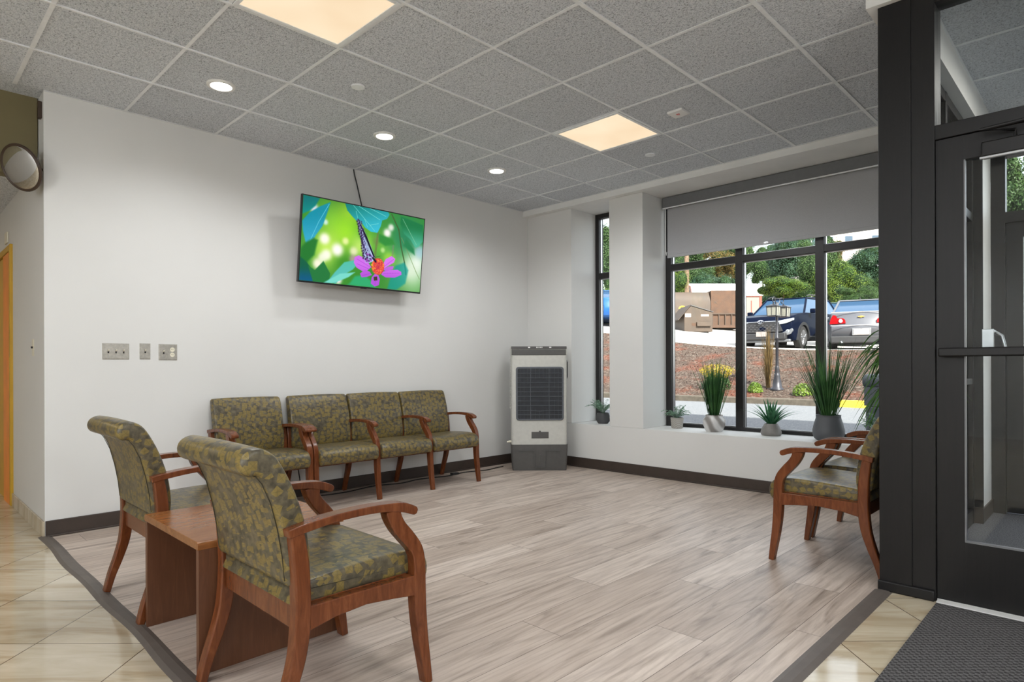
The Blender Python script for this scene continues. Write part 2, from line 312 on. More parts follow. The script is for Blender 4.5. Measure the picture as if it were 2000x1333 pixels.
# ------------------------------------------------------------------ geometry helpers
class MB:
    """collects shapes into one mesh"""
    def __init__(s): s.v = []; s.f = []; s.mi = []; s.k = 0; s.nb = 0
    def add(s, vs, fs):
        b = len(s.v); s.v += [tuple(v) for v in vs]; s.f += [tuple(b + i for i in f) for f in fs]; s.mi += [s.k] * len(fs); return s
    def box(s, a, b):
        e_ = .00015 * s.nb; s.nb = (s.nb + 1) % 11
        x0, y0, z0 = (v + e_ for v in a); x1, y1, z1 = (v - e_ for v in b)
        return s.add([(x0, y0, z0), (x1, y0, z0), (x1, y1, z0), (x0, y1, z0), (x0, y0, z1), (x1, y0, z1), (x1, y1, z1), (x0, y1, z1)],
                     [(0, 3, 2, 1), (4, 5, 6, 7), (0, 1, 5, 4), (1, 2, 6, 5), (2, 3, 7, 6), (3, 0, 4, 7)])
    def prism(s, poly, fn, d0, d1):
        """poly of 2D points, fn(a,b,d)->xyz"""
        n = len(poly)
        vs = [fn(a, b, d0) for a, b in poly] + [fn(a, b, d1) for a, b in poly]
        return s.add(vs, [tuple(range(n - 1, -1, -1)), tuple(range(n, 2 * n))] + [(i, (i + 1) % n, n + (i + 1) % n, n + i) for i in range(n)])
    def lathe(s, prof, c=(0, 0, 0), n=24, squash=1):
        vs = []; fs = []
        for r, z in prof:
            for i in range(n):
                a = 2 * math.pi * i / n; vs.append((c[0] + r * math.cos(a), c[1] + r * squash * math.sin(a), c[2] + z))
        for j in range(len(prof) - 1):
            for i in range(n):
                fs.append((j * n + i, j * n + (i + 1) % n, (j + 1) * n + (i + 1) % n, (j + 1) * n + i))
        fs.append(tuple(range(n - 1, -1, -1))); fs.append(tuple((len(prof) - 1) * n + i for i in range(n)))
        return s.add(vs, fs)
    def tube(s, pts, r, n=8, caps=True):
        pts = [Vector(p) for p in pts]; rs = r if isinstance(r, (list, tuple)) else [r] * len(pts)
        vs = []; fs = []; up = None
        for i, p in enumerate(pts):
            d = (pts[min(i + 1, len(pts) - 1)] - pts[max(i - 1, 0)]).normalized()
            if up is None: up = d.orthogonal().normalized()
            else: up = (up - d * up.dot(d)).normalized()
            w = d.cross(up)
            for k in range(n):
                a = 2 * math.pi * k / n; vs.append(p + (up * math.cos(a) + w * math.sin(a)) * rs[i])
        for i in range(len(pts) - 1):
            for k in range(n): fs.append((i * n + k, i * n + (k + 1) % n, (i + 1) * n + (k + 1) % n, (i + 1) * n + k))
        if caps: fs.append(tuple(range(n - 1, -1, -1))); fs.append(tuple((len(pts) - 1) * n + k for k in range(n)))
        return s.add(vs, fs)
    def quadstrip(s, pts, wdir, ws):
        """leaf blade following pts, widths ws across wdir"""
        vs = []; fs = []
        for p, w in zip(pts, ws):
            p = Vector(p); vs += [p - wdir * w, p + wdir * w]
        for i in range(len(pts) - 1): fs.append((2 * i, 2 * i + 1, 2 * i + 3, 2 * i + 2))
        return s.add(vs, fs)
    def xf(s, mat):
        s.v = [tuple(mat @ Vector(v)) for v in s.v]; return s
    def build(s, name, mats, parent=None, loc=(0, 0, 0), rz=0, bevel=0, seg=2, smooth=True, angle=40, sub=0):
        me = bpy.data.meshes.new(name); me.from_pydata(s.v, [], s.f); me.validate()
        if not isinstance(mats, (list, tuple)): mats = [mats]
        for x in mats: me.materials.append(x)
        if len(mats) > 1: me.polygons.foreach_set('material_index', s.mi[:len(me.polygons)])
        bm = bmesh.new(); bm.from_mesh(me); bmesh.ops.recalc_face_normals(bm, faces=bm.faces); bm.to_mesh(me); bm.free()
        o = bpy.data.objects.new(name, me); COL.objects.link(o); o.location = loc; o.rotation_euler = (0, 0, rz)
        if parent is not None: o.parent = parent
        if bevel:
            b = o.modifiers.new('bevel', 'BEVEL'); b.width = bevel; b.segments = seg; b.limit_method = 'ANGLE'; b.angle_limit = math.radians(35)
        if bevel and smooth:
            wn = o.modifiers.new('normals', 'WEIGHTED_NORMAL'); wn.keep_sharp = True
        if sub:
            b = o.modifiers.new('sub', 'SUBSURF'); b.levels = sub; b.render_levels = sub
        if smooth:
            me.polygons.foreach_set('use_smooth', [True] * len(me.polygons))
            try: me.set_sharp_from_angle(angle=math.radians(angle))
            except Exception: pass
        return o
def tag(o, label=None, cat=None, group=None, kind=None):
    if label: o['label'] = label
    if cat: o['category'] = cat
    if group: o['group'] = group
    if kind: o['kind'] = kind
    return o
def empty(name, loc, rz=0, label=None, cat=None, group=None):
    o = bpy.data.objects.new(name, None); COL.objects.link(o); o.location = loc; o.rotation_euler = (0, 0, rz); o.empty_display_size = .1
    return tag(o, label, cat, group)
def struct(o): o['kind'] = 'structure'; return o
def copy_tree(o, parent=None):
    c = o.copy(); COL.objects.link(c); c.parent = parent
    for ch in list(o.children): copy_tree(ch, c)
    return c
XZ = lambda a, b, d: (a, d, b)      # polygon in x,z extruded along y
YZ = lambda a, b, d: (d, a, b)      # polygon in y,z extruded along x
XY = lambda a, b, d: (a, b, d)
def catmull(P, n=5):
    P = [Vector(p) for p in P]; out = []
    for i in range(len(P) - 1):
        p0 = P[max(i - 1, 0)]; p1 = P[i]; p2 = P[i + 1]; p3 = P[min(i + 2, len(P) - 1)]
        for k in range(n):
            t = k / n
            out.append(.5 * ((2 * p1) + (p2 - p0) * t + (2 * p0 - 5 * p1 + 4 * p2 - p3) * t * t + (3 * p1 - p0 - 3 * p2 + p3) * t ** 3))
    out.append(P[-1]); return out
def ribbon_poly(cw, n=5, roundend=False):
    """cw: (a,b,width) centre line -> outline polygon"""
    C = catmull([Vector(c) for c in cw], n); L = []; R = []
    for i, c in enumerate(C):
        a = C[max(i - 1, 0)]; b = C[min(i + 1, len(C) - 1)]; d = Vector((b.x - a.x, b.y - a.y)).normalized(); nn = Vector((-d.y, d.x))
        L.append((c.x + nn.x * c.z / 2, c.y + nn.y * c.z / 2)); R.append((c.x - nn.x * c.z / 2, c.y - nn.y * c.z / 2))
    cap = []
    if roundend:
        c = C[-1]; d = Vector((C[-1].x - C[-2].x, C[-1].y - C[-2].y)).normalized(); nn = Vector((-d.y, d.x))
        for k in range(1, 6):
            a = math.pi / 2 - math.pi * k / 6; q = d * math.cos(a) + nn * math.sin(a); cap.append((c.x + q.x * c.z / 2, c.y + q.y * c.z / 2))
    return L + cap + R[::-1]
def loft_ribbon(mb, cw, fn, d0, d1, n=5, roundend=False):
    """prism along a ribbon built from quads (avoids bad ngons)"""
    C = catmull([Vector(c) for c in cw], n); L = []; R = []
    for i, c in enumerate(C):
        a = C[max(i - 1, 0)]; b = C[min(i + 1, len(C) - 1)]; d = Vector((b.x - a.x, b.y - a.y)).normalized(); nn = Vector((-d.y, d.x))
        L.append((c.x + nn.x * c.z / 2, c.y + nn.y * c.z / 2)); R.append((c.x - nn.x * c.z / 2, c.y - nn.y * c.z / 2))
    if roundend:
        c = C[-1]; d = Vector((C[-1].x - C[-2].x, C[-1].y - C[-2].y)).normalized(); nn = Vector((-d.y, d.x))
        for k in range(1, 4):
            a = math.pi / 2 * (1 - k / 3.6)
            for sgn, A in ((1, L), (-1, R)):
                q = d * math.cos(a) + nn * math.sin(a) * sgn; A.append((c.x + q.x * c.z / 2, c.y + q.y * c.z / 2))
    N = len(L); vs = []
    for (a, b) in zip(L, R): vs += [fn(*a, d0), fn(*b, d0), fn(*b, d1), fn(*a, d1)]
    fs = [(0, 1, 2, 3), (4 * N - 1, 4 * N - 2, 4 * N - 3, 4 * N - 4)]
    for i in range(N - 1):
        for k in range(4): fs.append((4 * i + k, 4 * (i + 1) + k, 4 * (i + 1) + (k + 1) % 4, 4 * i + (k + 1) % 4))
    mb.add(vs, fs); return mb
def pillow(mb, prof, fn, half, rnd=.018, puff=0):
    """closed profile (a,b) swept across width with rounded ends"""
    P = [Vector(p) for p in prof]; n = len(P); A = 0
    for i in range(n): A += P[i].x * P[(i + 1) % n].y - P[(i + 1) % n].x * P[i].y
    sg = 1 if A > 0 else -1
    N = []
    for i in range(n):
        d = (P[(i + 1) % n] - P[i - 1]); d.normalize(); N.append(Vector((d.y, -d.x)) * sg)
    secs = []
    for k in range(5):
        a = math.pi / 2 * k / 4; secs.append((-half + rnd * (1 - math.sin(a)) * 1.0, rnd * (1 - math.cos(math.pi / 2 - a)) if False else rnd * (1 - math.sin(math.pi / 2 * k / 4))))
    S = []
    for k in range(5):
        th = math.pi / 2 * k / 4
        S.append((-half + rnd * (1 - math.cos(th)), rnd * (1 - math.sin(th))))
    mids = [(-half * .5, -puff * .8), (0, -puff), (half * .5, -puff * .8)]
    S = S + mids + [(-x, i) for x, i in S[::-1]]
    vs = []
    for x, ins in S:
        for p, q in zip(P, N): vs.append(fn(p.x - q.x * ins, p.y - q.y * ins, x))
    fs = [tuple(range(n)), tuple(range((len(S) - 1) * n + n - 1, (len(S) - 1) * n - 1, -1))]
    for j in range(len(S) - 1):
        for i in range(n): fs.append((j * n + i, j * n + (i + 1) % n, (j + 1) * n + (i + 1) % n, (j + 1) * n + i))
    mb.add(vs, fs); return mb

# ------------------------------------------------------------------ room shell
WY = -.12; RY = .32       # window wall front, glazing plane
o = MB().box((0, -4.73, -.06), (4.115, WY, 0)).build('floor', M['plank'], smooth=False); struct(o)
mb = MB(); mb.box((-6, -10.2, -.06), (9.6, -4.73, 0)); mb.box((4.115, -4.73, -.06), (9.6, -2.02, 0)); struct(mb.build('floor', M['tile'], smooth=False))
struct(MB().box((4.115, -2.02, -.06), (7.0, .42, 0)).build('floor', M['carpet'], smooth=False))
# transition strip (low rubber reducer, wavy along the hallway side)
mb = MB(); pts = []
for i in range(60):
    x = -.02 + i * (4.16 / 59); w = .010 * math.sin(x * 5.1 + .6) * math.sin(x * 2.3) ; pts.append((x, w))
vs = []; fs = []
for (x, w) in pts: vs += [(x, -4.765 + w, 0.0), (x, -4.745 + w, .006), (x, -4.715 + w * .6, .006), (x, -4.695 + w * .5, 0.0005)]
for i in range(len(pts) - 1):
    for k in range(3): fs.append((4 * i + k, 4 * i + 4 + k, 4 * i + 5 + k, 4 * i + 1 + k))
mb.add(vs, fs)
mb.add([(4.08, -4.76, 0.0005), (4.10, -4.76, .006), (4.13, -4.76, .006), (4.155, -4.76, 0), (4.08, -2.06, 0.0005), (4.10, -2.06, .006), (4.13, -2.06, .006), (4.155, -2.06, 0)], [(0, 1, 5, 4), (1, 2, 6, 5), (2, 3, 7, 6)])
struct(mb.build('trim_1', M['strip'], smooth=False))
# walls
mb = MB(); mb.box((-.3, -4.73, 0), (0, .45, ZC + .05)); mb.box((-6, -4.73, 0), (-2.32, -4.55, ZC + .05)); mb.box((-1.36, -4.73, 0), (-.3, -4.55, ZC + .05)); mb.box((-2.32, -4.73, 2.03), (-1.36, -4.55, ZC + .05))
struct(mb.build('wall_left', M['wall'], smooth=False))
mb = MB()
X1, X2, X3, X4 = .648, 1.149, 1.552, 4.00; SILL = .467; SOF = 2.826
mb.box((0, WY, 0), (4.20, .42, SILL))
mb.box((0, WY, SILL), (X1, .42, SOF)); mb.box((X2, WY, SILL), (X3, .42, SOF)); mb.box((X4, WY, SILL), (4.20, .42, SOF))
struct(mb.build('wall_back', M['wall'], smooth=False, bevel=.004))
struct(MB().box((0, -.2, SOF), (4.20, .42, ZC + .05)).build('wall_soffit', M['white'], smooth=False))  # lighter white than the wall paint stands in for missing light
# closing walls of the lobby behind the camera
mb = MB(); mb.box((-6, -10.4, 0), (9.6, -10.2, 3)); struct(mb.build('wall_front', M['wall'], smooth=False))
mb = MB(); mb.box((9.6, -10.4, 0), (9.8, -2, 3)); struct(mb.build('wall_right', M['wall'], smooth=False))
mb = MB(); mb.box((-6.2, -10.4, 0), (-6, -4.5, 3)); struct(mb.build('wall_hallway', M['wall'], smooth=False))
# ceiling and its suspended grid
mb = MB(); mb.box((-.179, -10.4, ZC + .006), (9.8, .45, ZC + .1)); struct(mb.build('ceiling', M['tile_ceiling'], smooth=False))
mb = MB(); mb.box((-6.2, -10.4, 2.44), (-.19, -4.73, 2.52)); struct(mb.build('ceiling', M['tile_ceiling'], smooth=False))
mb = MB()
for i in range(1, 16): w_ = .012 if i >= 5 else .0075; mb.box((i * T - w_, -10.2, ZC - .001), (i * T + w_, -.2, ZC + .0058))
for j in range(1, 17): mb.box((.0, -j * T - .011, ZC + .0005), (9.6, -j * T + .011, ZC + .0058))
mb.box((0, -.215, ZC - .0005), (4.2, -.2, ZC + .0058)); mb.box((.0, -4.73, ZC - .0005), (.014, -.2, ZC + .0058))
struct(mb.build('trim_2', M['tee'], smooth=False))
# hallway: olive bulkhead and the corner end strip
mb = MB(); mb.box((-.30, -10.2, 2.36), (-.179, -4.735, ZC + .05)); struct(mb.build('wall_bulkhead', M['olive'], smooth=False))
mb = MB(); mb.box((-.085, -4.752, 2.72), (-.045, -4.73, 2.83)); struct(mb.build('trim_3', M['rim'], bevel=.003))
# baseboards
mb = MB(); mb.box((0, -4.728, 0), (.012, WY, .104)); mb.box((.012, -4.728, 0), (.024, WY, .012)); struct(mb.build('baseboard_left', M['base'], bevel=.003))
mb = MB(); mb.box((.012, WY - .012, 0), (4.10, WY, .104)); mb.box((.024, WY - .024, 0), (4.10, WY - .012, .012)); struct(mb.build('baseboard_back', M['base'], bevel=.003))
mb = MB(); mb.box((-1.32, -4.742, 0), (-.0, -4.73, .10)); mb.box((-6, -4.742, 0), (-2.36, -4.73, .10)); struct(mb.build('baseboard_hallway', M['basetile'], bevel=.002))
# building shell outside (roof slab and parapet that shade the pavement)
mb = MB(); mb.box((-14, -14, 3.02), (16, .46, 3.3)); mb.box((-14, .2, 3.3), (16, .46, 5.35)); mb.box((-14, .30, 0), (-.3, .46, 3.02)); mb.box((7.0, .30, 0), (16, .46, 3.02))
struct(mb.build('wall_outside', M['roofing'], smooth=False))

# ------------------------------------------------------------------ windows
def window(name, xs, zb, zt, ztr, y=RY, d=.085, parts=True):
    """xs = list of (x0,x1) members; transom bar at ztr"""
    mb = MB(); x0, x1 = xs[0][0], xs[-1][1]
    for (a, b) in xs: mb.box((a, y, zb), (b, y + d, zt))
    mb.box((x0, y, zb), (x1, y + d, zb + .034)); mb.box((x0, y, zt - .05), (x1, y + d, zt)); mb.box((x0, y, ztr - .032), (x1, y + d, ztr + .032))
    o = struct(mb.build(name, M['framein'], bevel=.003))
    g = MB(); g.box((x0 + .01, y + .055, zb + .01), (x1 - .01, y + .059, zt - .01)); g.build('window_glass', M['glass'], o, smooth=False)
    tr = MB()
    for k in range(len(xs) - 1):
        a = xs[k][1]; b = xs[k + 1][0]
        for (q0, q1) in ((zb + .034, ztr - .032), (ztr + .032, zt - .05)):
            for yy in (y + .028,):
                tr.box((a, yy, q0), (a + .008, yy + .026, q1)); tr.box((b - .008, yy, q0), (b, yy + .026, q1)); tr.box((a, yy, q0), (b, yy + .026, q0 + .007)); tr.box((a, yy, q1 - .007), (b, yy + .026, q1))
    tr.build('glazing_bead', M['alu'], o, smooth=False)
    return o
window('window_1', [(X1, X1 + .05), (X2 - .05, X2)], SILL, SOF - .0, 2.12)
window('window_2', [(X3, X3 + .062), (2.300, 2.374), (3.024, 3.098), (3.75, 3.82), (X4 - .05, X4)], SILL, SOF, 2.115)
# roller blind
bl = empty('roller_blind', (2.8, .24, 2.2), 0, 'grey fabric roller blind pulled part way down over the wide window', 'blind')
MB().box((1.575, .215, 2.716), (3.99, .30, 2.822)).build('cassette', M['blindhead'], bl, loc=(-2.8, -.24, -2.2), bevel=.006)
MB().box((1.605, .268, 2.235), (3.97, .270, 2.73)).build('fabric', M['blind'], bl, loc=(-2.8, -.24, -2.2), smooth=False)
MB().box((1.605, .262, 2.205), (3.97, .276, 2.237)).build('bottom_bar', M['blind'], bl, loc=(-2.8, -.24, -2.2), bevel=.004)
MB().box((1.577, .213, 2.706), (3.99, .228, 2.716)).build('cassette_edge', M['tee'], bl, loc=(-2.8, -.24, -2.2))
mb = MB(); mb.tube([(1.588, .262, 2.72), (1.587, .262, 2.5), (1.588, .262, 2.27), (1.594, .262, 2.235), (1.6, .262, 2.27)], .0035, 6); mb.build('pull_chain', M['white'], bl, loc=(-2.8, -.24, -2.2))
mb = MB(); mb.lathe([(.001, 0), (.022, 0), (.022, .006), (.001, .006)], n=14); mb.xf(Matrix.Translation((2.62, .26, 2.222)) @ Matrix.Rotation(math.pi / 2, 4, 'X') @ Matrix.Scale(.5, 4, (0, 1, 0))); mb.build('pull_tab', M['alu'], bl, loc=(-2.8, -.24, -2.2))

# ------------------------------------------------------------------ entrance: post, door, transom, vestibule
DY = -2.03
mb = MB()
mb.box((4.098, DY - .02, 0), (4.235, DY + .14, 2.835)); mb.box((4.232, DY - .012, 0), (4.3275, DY + .13, 2.835))
mb.box((4.322, DY - .005, 2.137), (5.42, DY + .1, 2.205)); mb.box((4.322, DY - .005, 2.775), (5.42, DY + .1, 2.835)); mb.box((5.32, DY - .012, 0), (5.42, DY + .13, 2.835))
tr4 = struct(mb.build('trim_4', M['frame'], bevel=.003))
MB().box((4.092, DY - .032, 0), (4.324, DY - .01, .05)).build('base_cap', M['frame'], tr4, bevel=.006)
MB().box((4.32, DY + .03, 2.2), (5.33, DY + .036, 2.78)).build('transom_glass', M['glassdoor'], tr4, smooth=False)
mb = MB(); mb.box((5.42, DY, 0), (9.6, DY + .15, ZC + .05)); mb.box((4.054, DY - .05, 2.835), (9.6, DY + .2, ZC + .05)); struct(mb.build('wall_entrance', M['white'], smooth=False))
mb = MB(); z0, z1 = .012, 2.134; xa, xb = 4.328, 5.315
mb.box((xa, DY, z0), (xa + .108, DY + .045, z1)); mb.box((xb - .108, DY, z0), (xb, DY + .045, z1)); mb.box((xa, DY, z0), (xb, DY + .045, .293)); mb.box((xa, DY, 2.022), (xb, DY + .045, z1))
d1 = struct(mb.build('door_1', M['frame'], bevel=.002))
MB().box((xa + .1, DY + .02, .28), (xb - .1, DY + .026, 2.03)).build('door_glass', M['glassdoor'], d1, smooth=False)
mb = MB(); a, b = xa + .108, xb - .108
mb.box((a - .001, DY - .002, .293), (a + .005, DY + .02, 2.022)); mb.box((a, DY - .002, .291), (b, DY + .02, .299)); mb.build('glazing_bead', M['bead'], d1, smooth=False)
mb = MB(); mb.box((4.345, DY - .055, 1.132), (5.30, DY - .03, 1.172)); mb.box((4.35, DY - .04, 1.135), (4.40, DY, 1.17)); mb.box((5.25, DY - .04, 1.135), (5.3, DY, 1.17)); mb.build('push_bar', M['frame'], d1, bevel=.006)
mb = MB(); mb.box((4.505, DY - .062, 2.002), (4.86, DY - .001, 2.068)); hd = mb.build('door_closer', M['frame'], d1, bevel=.006)
mb = MB(); mb.box((4.50, DY - .064, 1.992), (4.86, DY - .05, 2.003)); mb.build('closer_cover_edge', M['alu'], hd, bevel=.002)
mb = MB(); mb.tube([(4.62, DY - .035, 2.07), (4.62, DY - .035, 2.1), (4.50, DY - .05, 2.125), (4.9, DY - .06, 2.135)], .008, 8); mb.build('closer_arm', M['frame'], hd)
mb = MB(); mb.box((4.492, DY + .046, 1.163), (4.535, DY + .056, 1.255)); mb.tube([(4.52, DY + .056, 1.24), (4.53, DY + .10, 1.243), (4.555, DY + .115, 1.225), (4.57, DY + .11, 1.165)], [.009, .009, .009, .007], 8); mb.build('door_handle', M['alu'], d1, bevel=.002)
mb = MB(); mb.box((4.335, DY - .055, 0), (5.33, DY - .012, .013)); mb.box((4.33, DY - .005, 0), (5.33, DY + .1, .012)); struct(mb.build('trim_5', M['white'], smooth=False))
# vestibule side glazing (window_3), stub wall, beam
mb = MB(); xs = 4.20
for (ya, yb) in ((DY + .13, DY + .18), (-1.08, -1.03), (-.19, -.13)): mb.box((xs - .06, ya, 0), (xs + .012, yb, 2.70))
for (za, zb) in ((0, .10), (.96, 1.0), (2.08, 2.14), (2.64, 2.70)): mb.box((xs - .06, DY + .13, za), (xs + .01, -.13, zb))
w3 = struct(mb.build('window_3', M['frame'], bevel=.002))
MB().box((xs - .03, DY + .13, .05), (xs - .026, -.13, 2.68)).build('window_glass', M['glassdark'], w3, smooth=False)
mb = MB(); mb.box((4.2001, -.13, 0), (4.25, RY, 2.70)); mb.box((4.10, DY + .15, 2.70), (4.27, RY, ZC + .05)); mb.box((4.2, .22, 2.70), (7, .42, ZC + .05)); mb.box((6.9, DY + .15, 0), (7, .42, ZC + .05))
struct(mb.build('wall_vestibule', M['white'], smooth=False))
mb = MB(); mb.box((4.20, -.142, 0), (4.262, -.13, 2.70)); struct(mb.build('trim_6', M['frame'], smooth=False))
mb = MB(); mb.box((4.25, -.13, 0), (4.262, RY, .10)); mb.box((4.2, -.15, 0), (4.262, -.14, .11)); struct(mb.build('baseboard_vestibule', M['base'], bevel=.002))
# outer door line
mb = MB(); yo = RY
mb.box((4.25, yo, 0), (4.335, yo + .1, 2.70)); mb.box((4.25, yo, 2.13), (7.0, yo + .1, 2.21)); mb.box((4.25, yo, 2.62), (7.0, yo + .1, 2.70)); mb.box((5.36, yo, 0), (5.45, yo + .1, 2.7)); mb.box((6.4, yo, 0), (6.5, yo + .1, 2.7))
mb.box((4.335, yo + .02, .01), (4.435, yo + .07, 2.13)); mb.box((4.335, yo + .02, .01), (5.36, yo + .07, .32)); mb.box((4.335, yo + .02, 2.02), (5.36, yo + .07, 2.13)); mb.box((5.26, yo + .02, .01), (5.36, yo + .07, 2.13))
d3 = struct(mb.build('door_3', M['frame'], bevel=.002)); MB().box((4.33, yo + .045, .1), (6.9, yo + .05, 2.65)).build('door_glass', M['glass'], d3, smooth=False)
# entrance mat
mt = MB(); mt.box((4.335, -4.6, 0), (6.1, DY - .058, .010)); tag(mt.build('entrance_mat', M['mat'], bevel=.003), 'charcoal ribbed entrance mat lying on the stone tiles before the dark glass door', 'mat')

# hallway door
mb = MB(); mb.box((-1.36, -4.75, 0), (-1.31, -4.56, 2.08)); mb.box((-2.37, -4.75, 0), (-2.32, -4.56, 2.08)); mb.box((-2.37, -4.75, 2.03), (-1.31, -4.56, 2.08)); mb.box((-1.41, -4.70, 0), (-1.36, -4.56, 2.03)); mb.box((-2.32, -4.70, 1.99), (-1.36, -4.56, 2.03))
d2 = struct(mb.build('door_2', M['mustard'], bevel=.004))
MB().box((-1.68, -4.749, 0), (-1.37, -4.68, 2.02)).build('door_leaf', M['orange'], d2); MB().box((-2.33, -4.735, 0), (-1.68, -4.68, 2.02)).build('side_panel', M['mustard'], d2)
pl = MB().box((-1.66, -4.742, 2.12), (-1.52, -4.73, 2.21)).build('door_sign', M['cream'], bevel=.003); tag(pl, 'small cream sign plate above the orange hallway door', 'sign')

# ------------------------------------------------------------------ ceiling fixtures
def panel_light(x, y, label, z=ZC):
    e = empty('ceiling_panel_light', (x, y, z), 0, label, 'ceiling light', 'square ceiling panel lights')
    h = T / 2 - .012; mb = MB(); w = .022
    for (a, b) in (((-h, -h), (h, -h + w)), ((-h, h - w), (h, h)), ((-h, -h + w), (-h + w, h - w)), ((h - w, -h + w), (h, h - w))): mb.box((a[0], a[1], -.004), (b[0], b[1], .006))
    mb.build('frame', M['tee'], e, bevel=.001)
    MB().box((-h + w, -h + w, .000), (h - w, h - w, .005)).build('diffuser', M['panel'], e, smooth=False)
    return e
for i, (x, y) in enumerate(PANELS):
    panel_light(x, y, ['large warm square ceiling panel light nearest the camera, cut by the top edge', 'smaller looking warm square ceiling panel light toward the window with the blind'][i])
LOBL = ['added unseen fill panel light over the lobby ' + s for s in ('just left behind the camera', 'just right behind the camera', 'right over the entrance mat', 'in the far left corner behind the camera', 'in the far back row behind the camera', 'beside the right wall nearest the entrance', 'beside the right wall in the middle', 'in the far right corner')]
for i, (x, y) in enumerate(UNSEEN_PANELS):
    if x > 0: tag(panel_light(x, y, LOBL[i]), group='added lobby fill panel lights')
    else: panel_light(x, y, 'warm square ceiling panel light in the low hallway ceiling', 2.436)
panel_light(5.2, -.9, 'square ceiling panel light inside the entrance vestibule')
for i, (x, y) in enumerate(DOWN):
    e = empty('recessed_downlight', (x, y, ZC), 0, ['round white recessed downlight nearest the left end of the wall', 'round white recessed downlight in the middle of the row, above the television', 'round white recessed downlight nearest the window corner'][i], 'downlight', 'round downlights along the television wall')
    mb = MB(); mb.lathe([(.062, .004), (.064, -.006), (.082, -.005), (.086, .001), (.086, .0055), (.062, .0055)], n=36); mb.build('trim_ring', M['white'], e)
    MB().lathe([(.001, -.001), (.063, -.001), (.063, .004), (.001, .004)], n=36).build('lens', M['lens'], e)
for i, (x, y) in enumerate([(1.48, -3.323), (2.103, -.868)]):
    o = MB().lathe([(.001, -.004), (.040, -.004), (.043, 0), (.043, .005), (.001, .005)], n=28).build('sprinkler_cover', M['tee'], None, (x, y, ZC))
    tag(o, ['round flush white sprinkler cover plate between the large panel light and the downlights', 'round flush white sprinkler cover plate close to the window soffit'][i], 'sprinkler cover', 'sprinkler cover plates')
e = empty('ceiling_alarm', (2.72, -1.501, ZC), 0, 'small square white ceiling alarm plate with a red mark beside the far panel light', 'alarm')
MB().box((-.058, -.058, -.012), (.058, .058, .005)).build('plate', M['white'], e, bevel=.003)
mb = MB(); mb.box((-.012, -.010, -.0135), (.012, -.003, -.0121)); mb.add([(-.018, .004, -.013), (.004, .016, -.013), (.008, .004, -.013)], [(0, 1, 2)]); mb.build('red_mark', M['red'], e, smooth=False)
e = empty('ceiling_alarm', (4.72, -1.02, ZC), 0, 'small square white ceiling alarm plate seen through the glass over the door', 'alarm')
MB().box((-.05, -.05, -.012), (.05, .05, .005)).build('plate', M['white'], e, bevel=.003)

for i, (x, y) in enumerate(ADDED_PEND):
    e = empty('added_pendant', (x, y, 2.05), 0, 'added unseen fill pendant hanging over the lobby ' + ('at the right behind the camera', 'behind the camera to the left', 'furthest behind the camera', 'right of the camera nearest the entrance')[i], 'pendant light', 'added lobby fill pendants')
    MB().lathe([(.01, .30), (.05, .30), (.05, .27), (.01, .27)], n=16).build('cap', M['steel'], e); MB().tube([(0, 0, .28), (0, 0, ZC - 2.05)], .006, 6).build('cord', M['black'], e)
    MB().lathe([(.22, .02), (.24, .05), (.20, .20), (.05, .27)], n=28).build('shade', M['white'], e)

# ------------------------------------------------------------------ armchairs
SH = -.29      # profile u -> local y
BACKP = [(.132, .455), (.136, .52), (.122, .62), (.090, .72), (.052, .80), (.022, .842), (-.012, .862), (-.042, .862), (-.066, .848), (-.076, .824), (-.070, .800), (-.052, .786), (-.028, .786), (-.008, .762), (.018, .70), (.038, .62), (.052, .54), (.060, .462), (.075, .446), (.115, .443)]
BACKFLAT = [(.132, .455), (.136, .52), (.126, .62), (.104, .72), (.078, .80), (.062, .838), (.048, .852), (.030, .856), (.014, .850), (.004, .835), (.010, .80), (.026, .72), (.044, .62), (.054, .54), (.060, .462), (.075, .446), (.115, .443)]
SEATP = [(.088, .384), (.082, .42), (.090, .440), (.16, .452), (.30, .462), (.44, .466), (.52, .460), (.565, .440), (.584, .405), (.584, .37), (.572, .345), (.555, .336), (.540, .345), (.530, .372), (.50, .383), (.30, .384)]
def sm(prof):
    P = prof[:]; out = []; n = len(P)
    for i in range(n):
        p0, p1, p2, p3 = (Vector(P[(i + k) % n]) for k in (-1, 0, 1, 2))
        for k in range(3):
            t = k / 3; out.append(tuple(.5 * ((2 * p1) + (p2 - p0) * t + (2 * p0 - 5 * p1 + 4 * p2 - p3) * t * t + (3 * p1 - p0 - 3 * p2 + p3) * t ** 3)))
    return out
FRONT = [(.560, 0, .027), (.548, .08, .034), (.534, .17, .041), (.524, .27, .047), (.521, .36, .048), (.520, .425, .046), (.508, .475, .046), (.474, .52, .050), (.440, .56, .050), (.420, .595, .052), (.414, .622, .058)]
REAR = [(.006, 0, .027), (.028, .08, .033), (.057, .16, .039), (.081, .24, .045), (.092, .32, .050), (.095, .40, .049), (.091, .50, .049), (.083, .57, .046), (.074, .625, .042)]
ARM = [(.048, .612, .026), (.10, .621, .026), (.20, .633, .024), (.31, .637, .024), (.40, .633, .027), (.455, .624, .032), (.494, .609, .030)]
yz = lambda a, b, d: (d, a + SH, b)
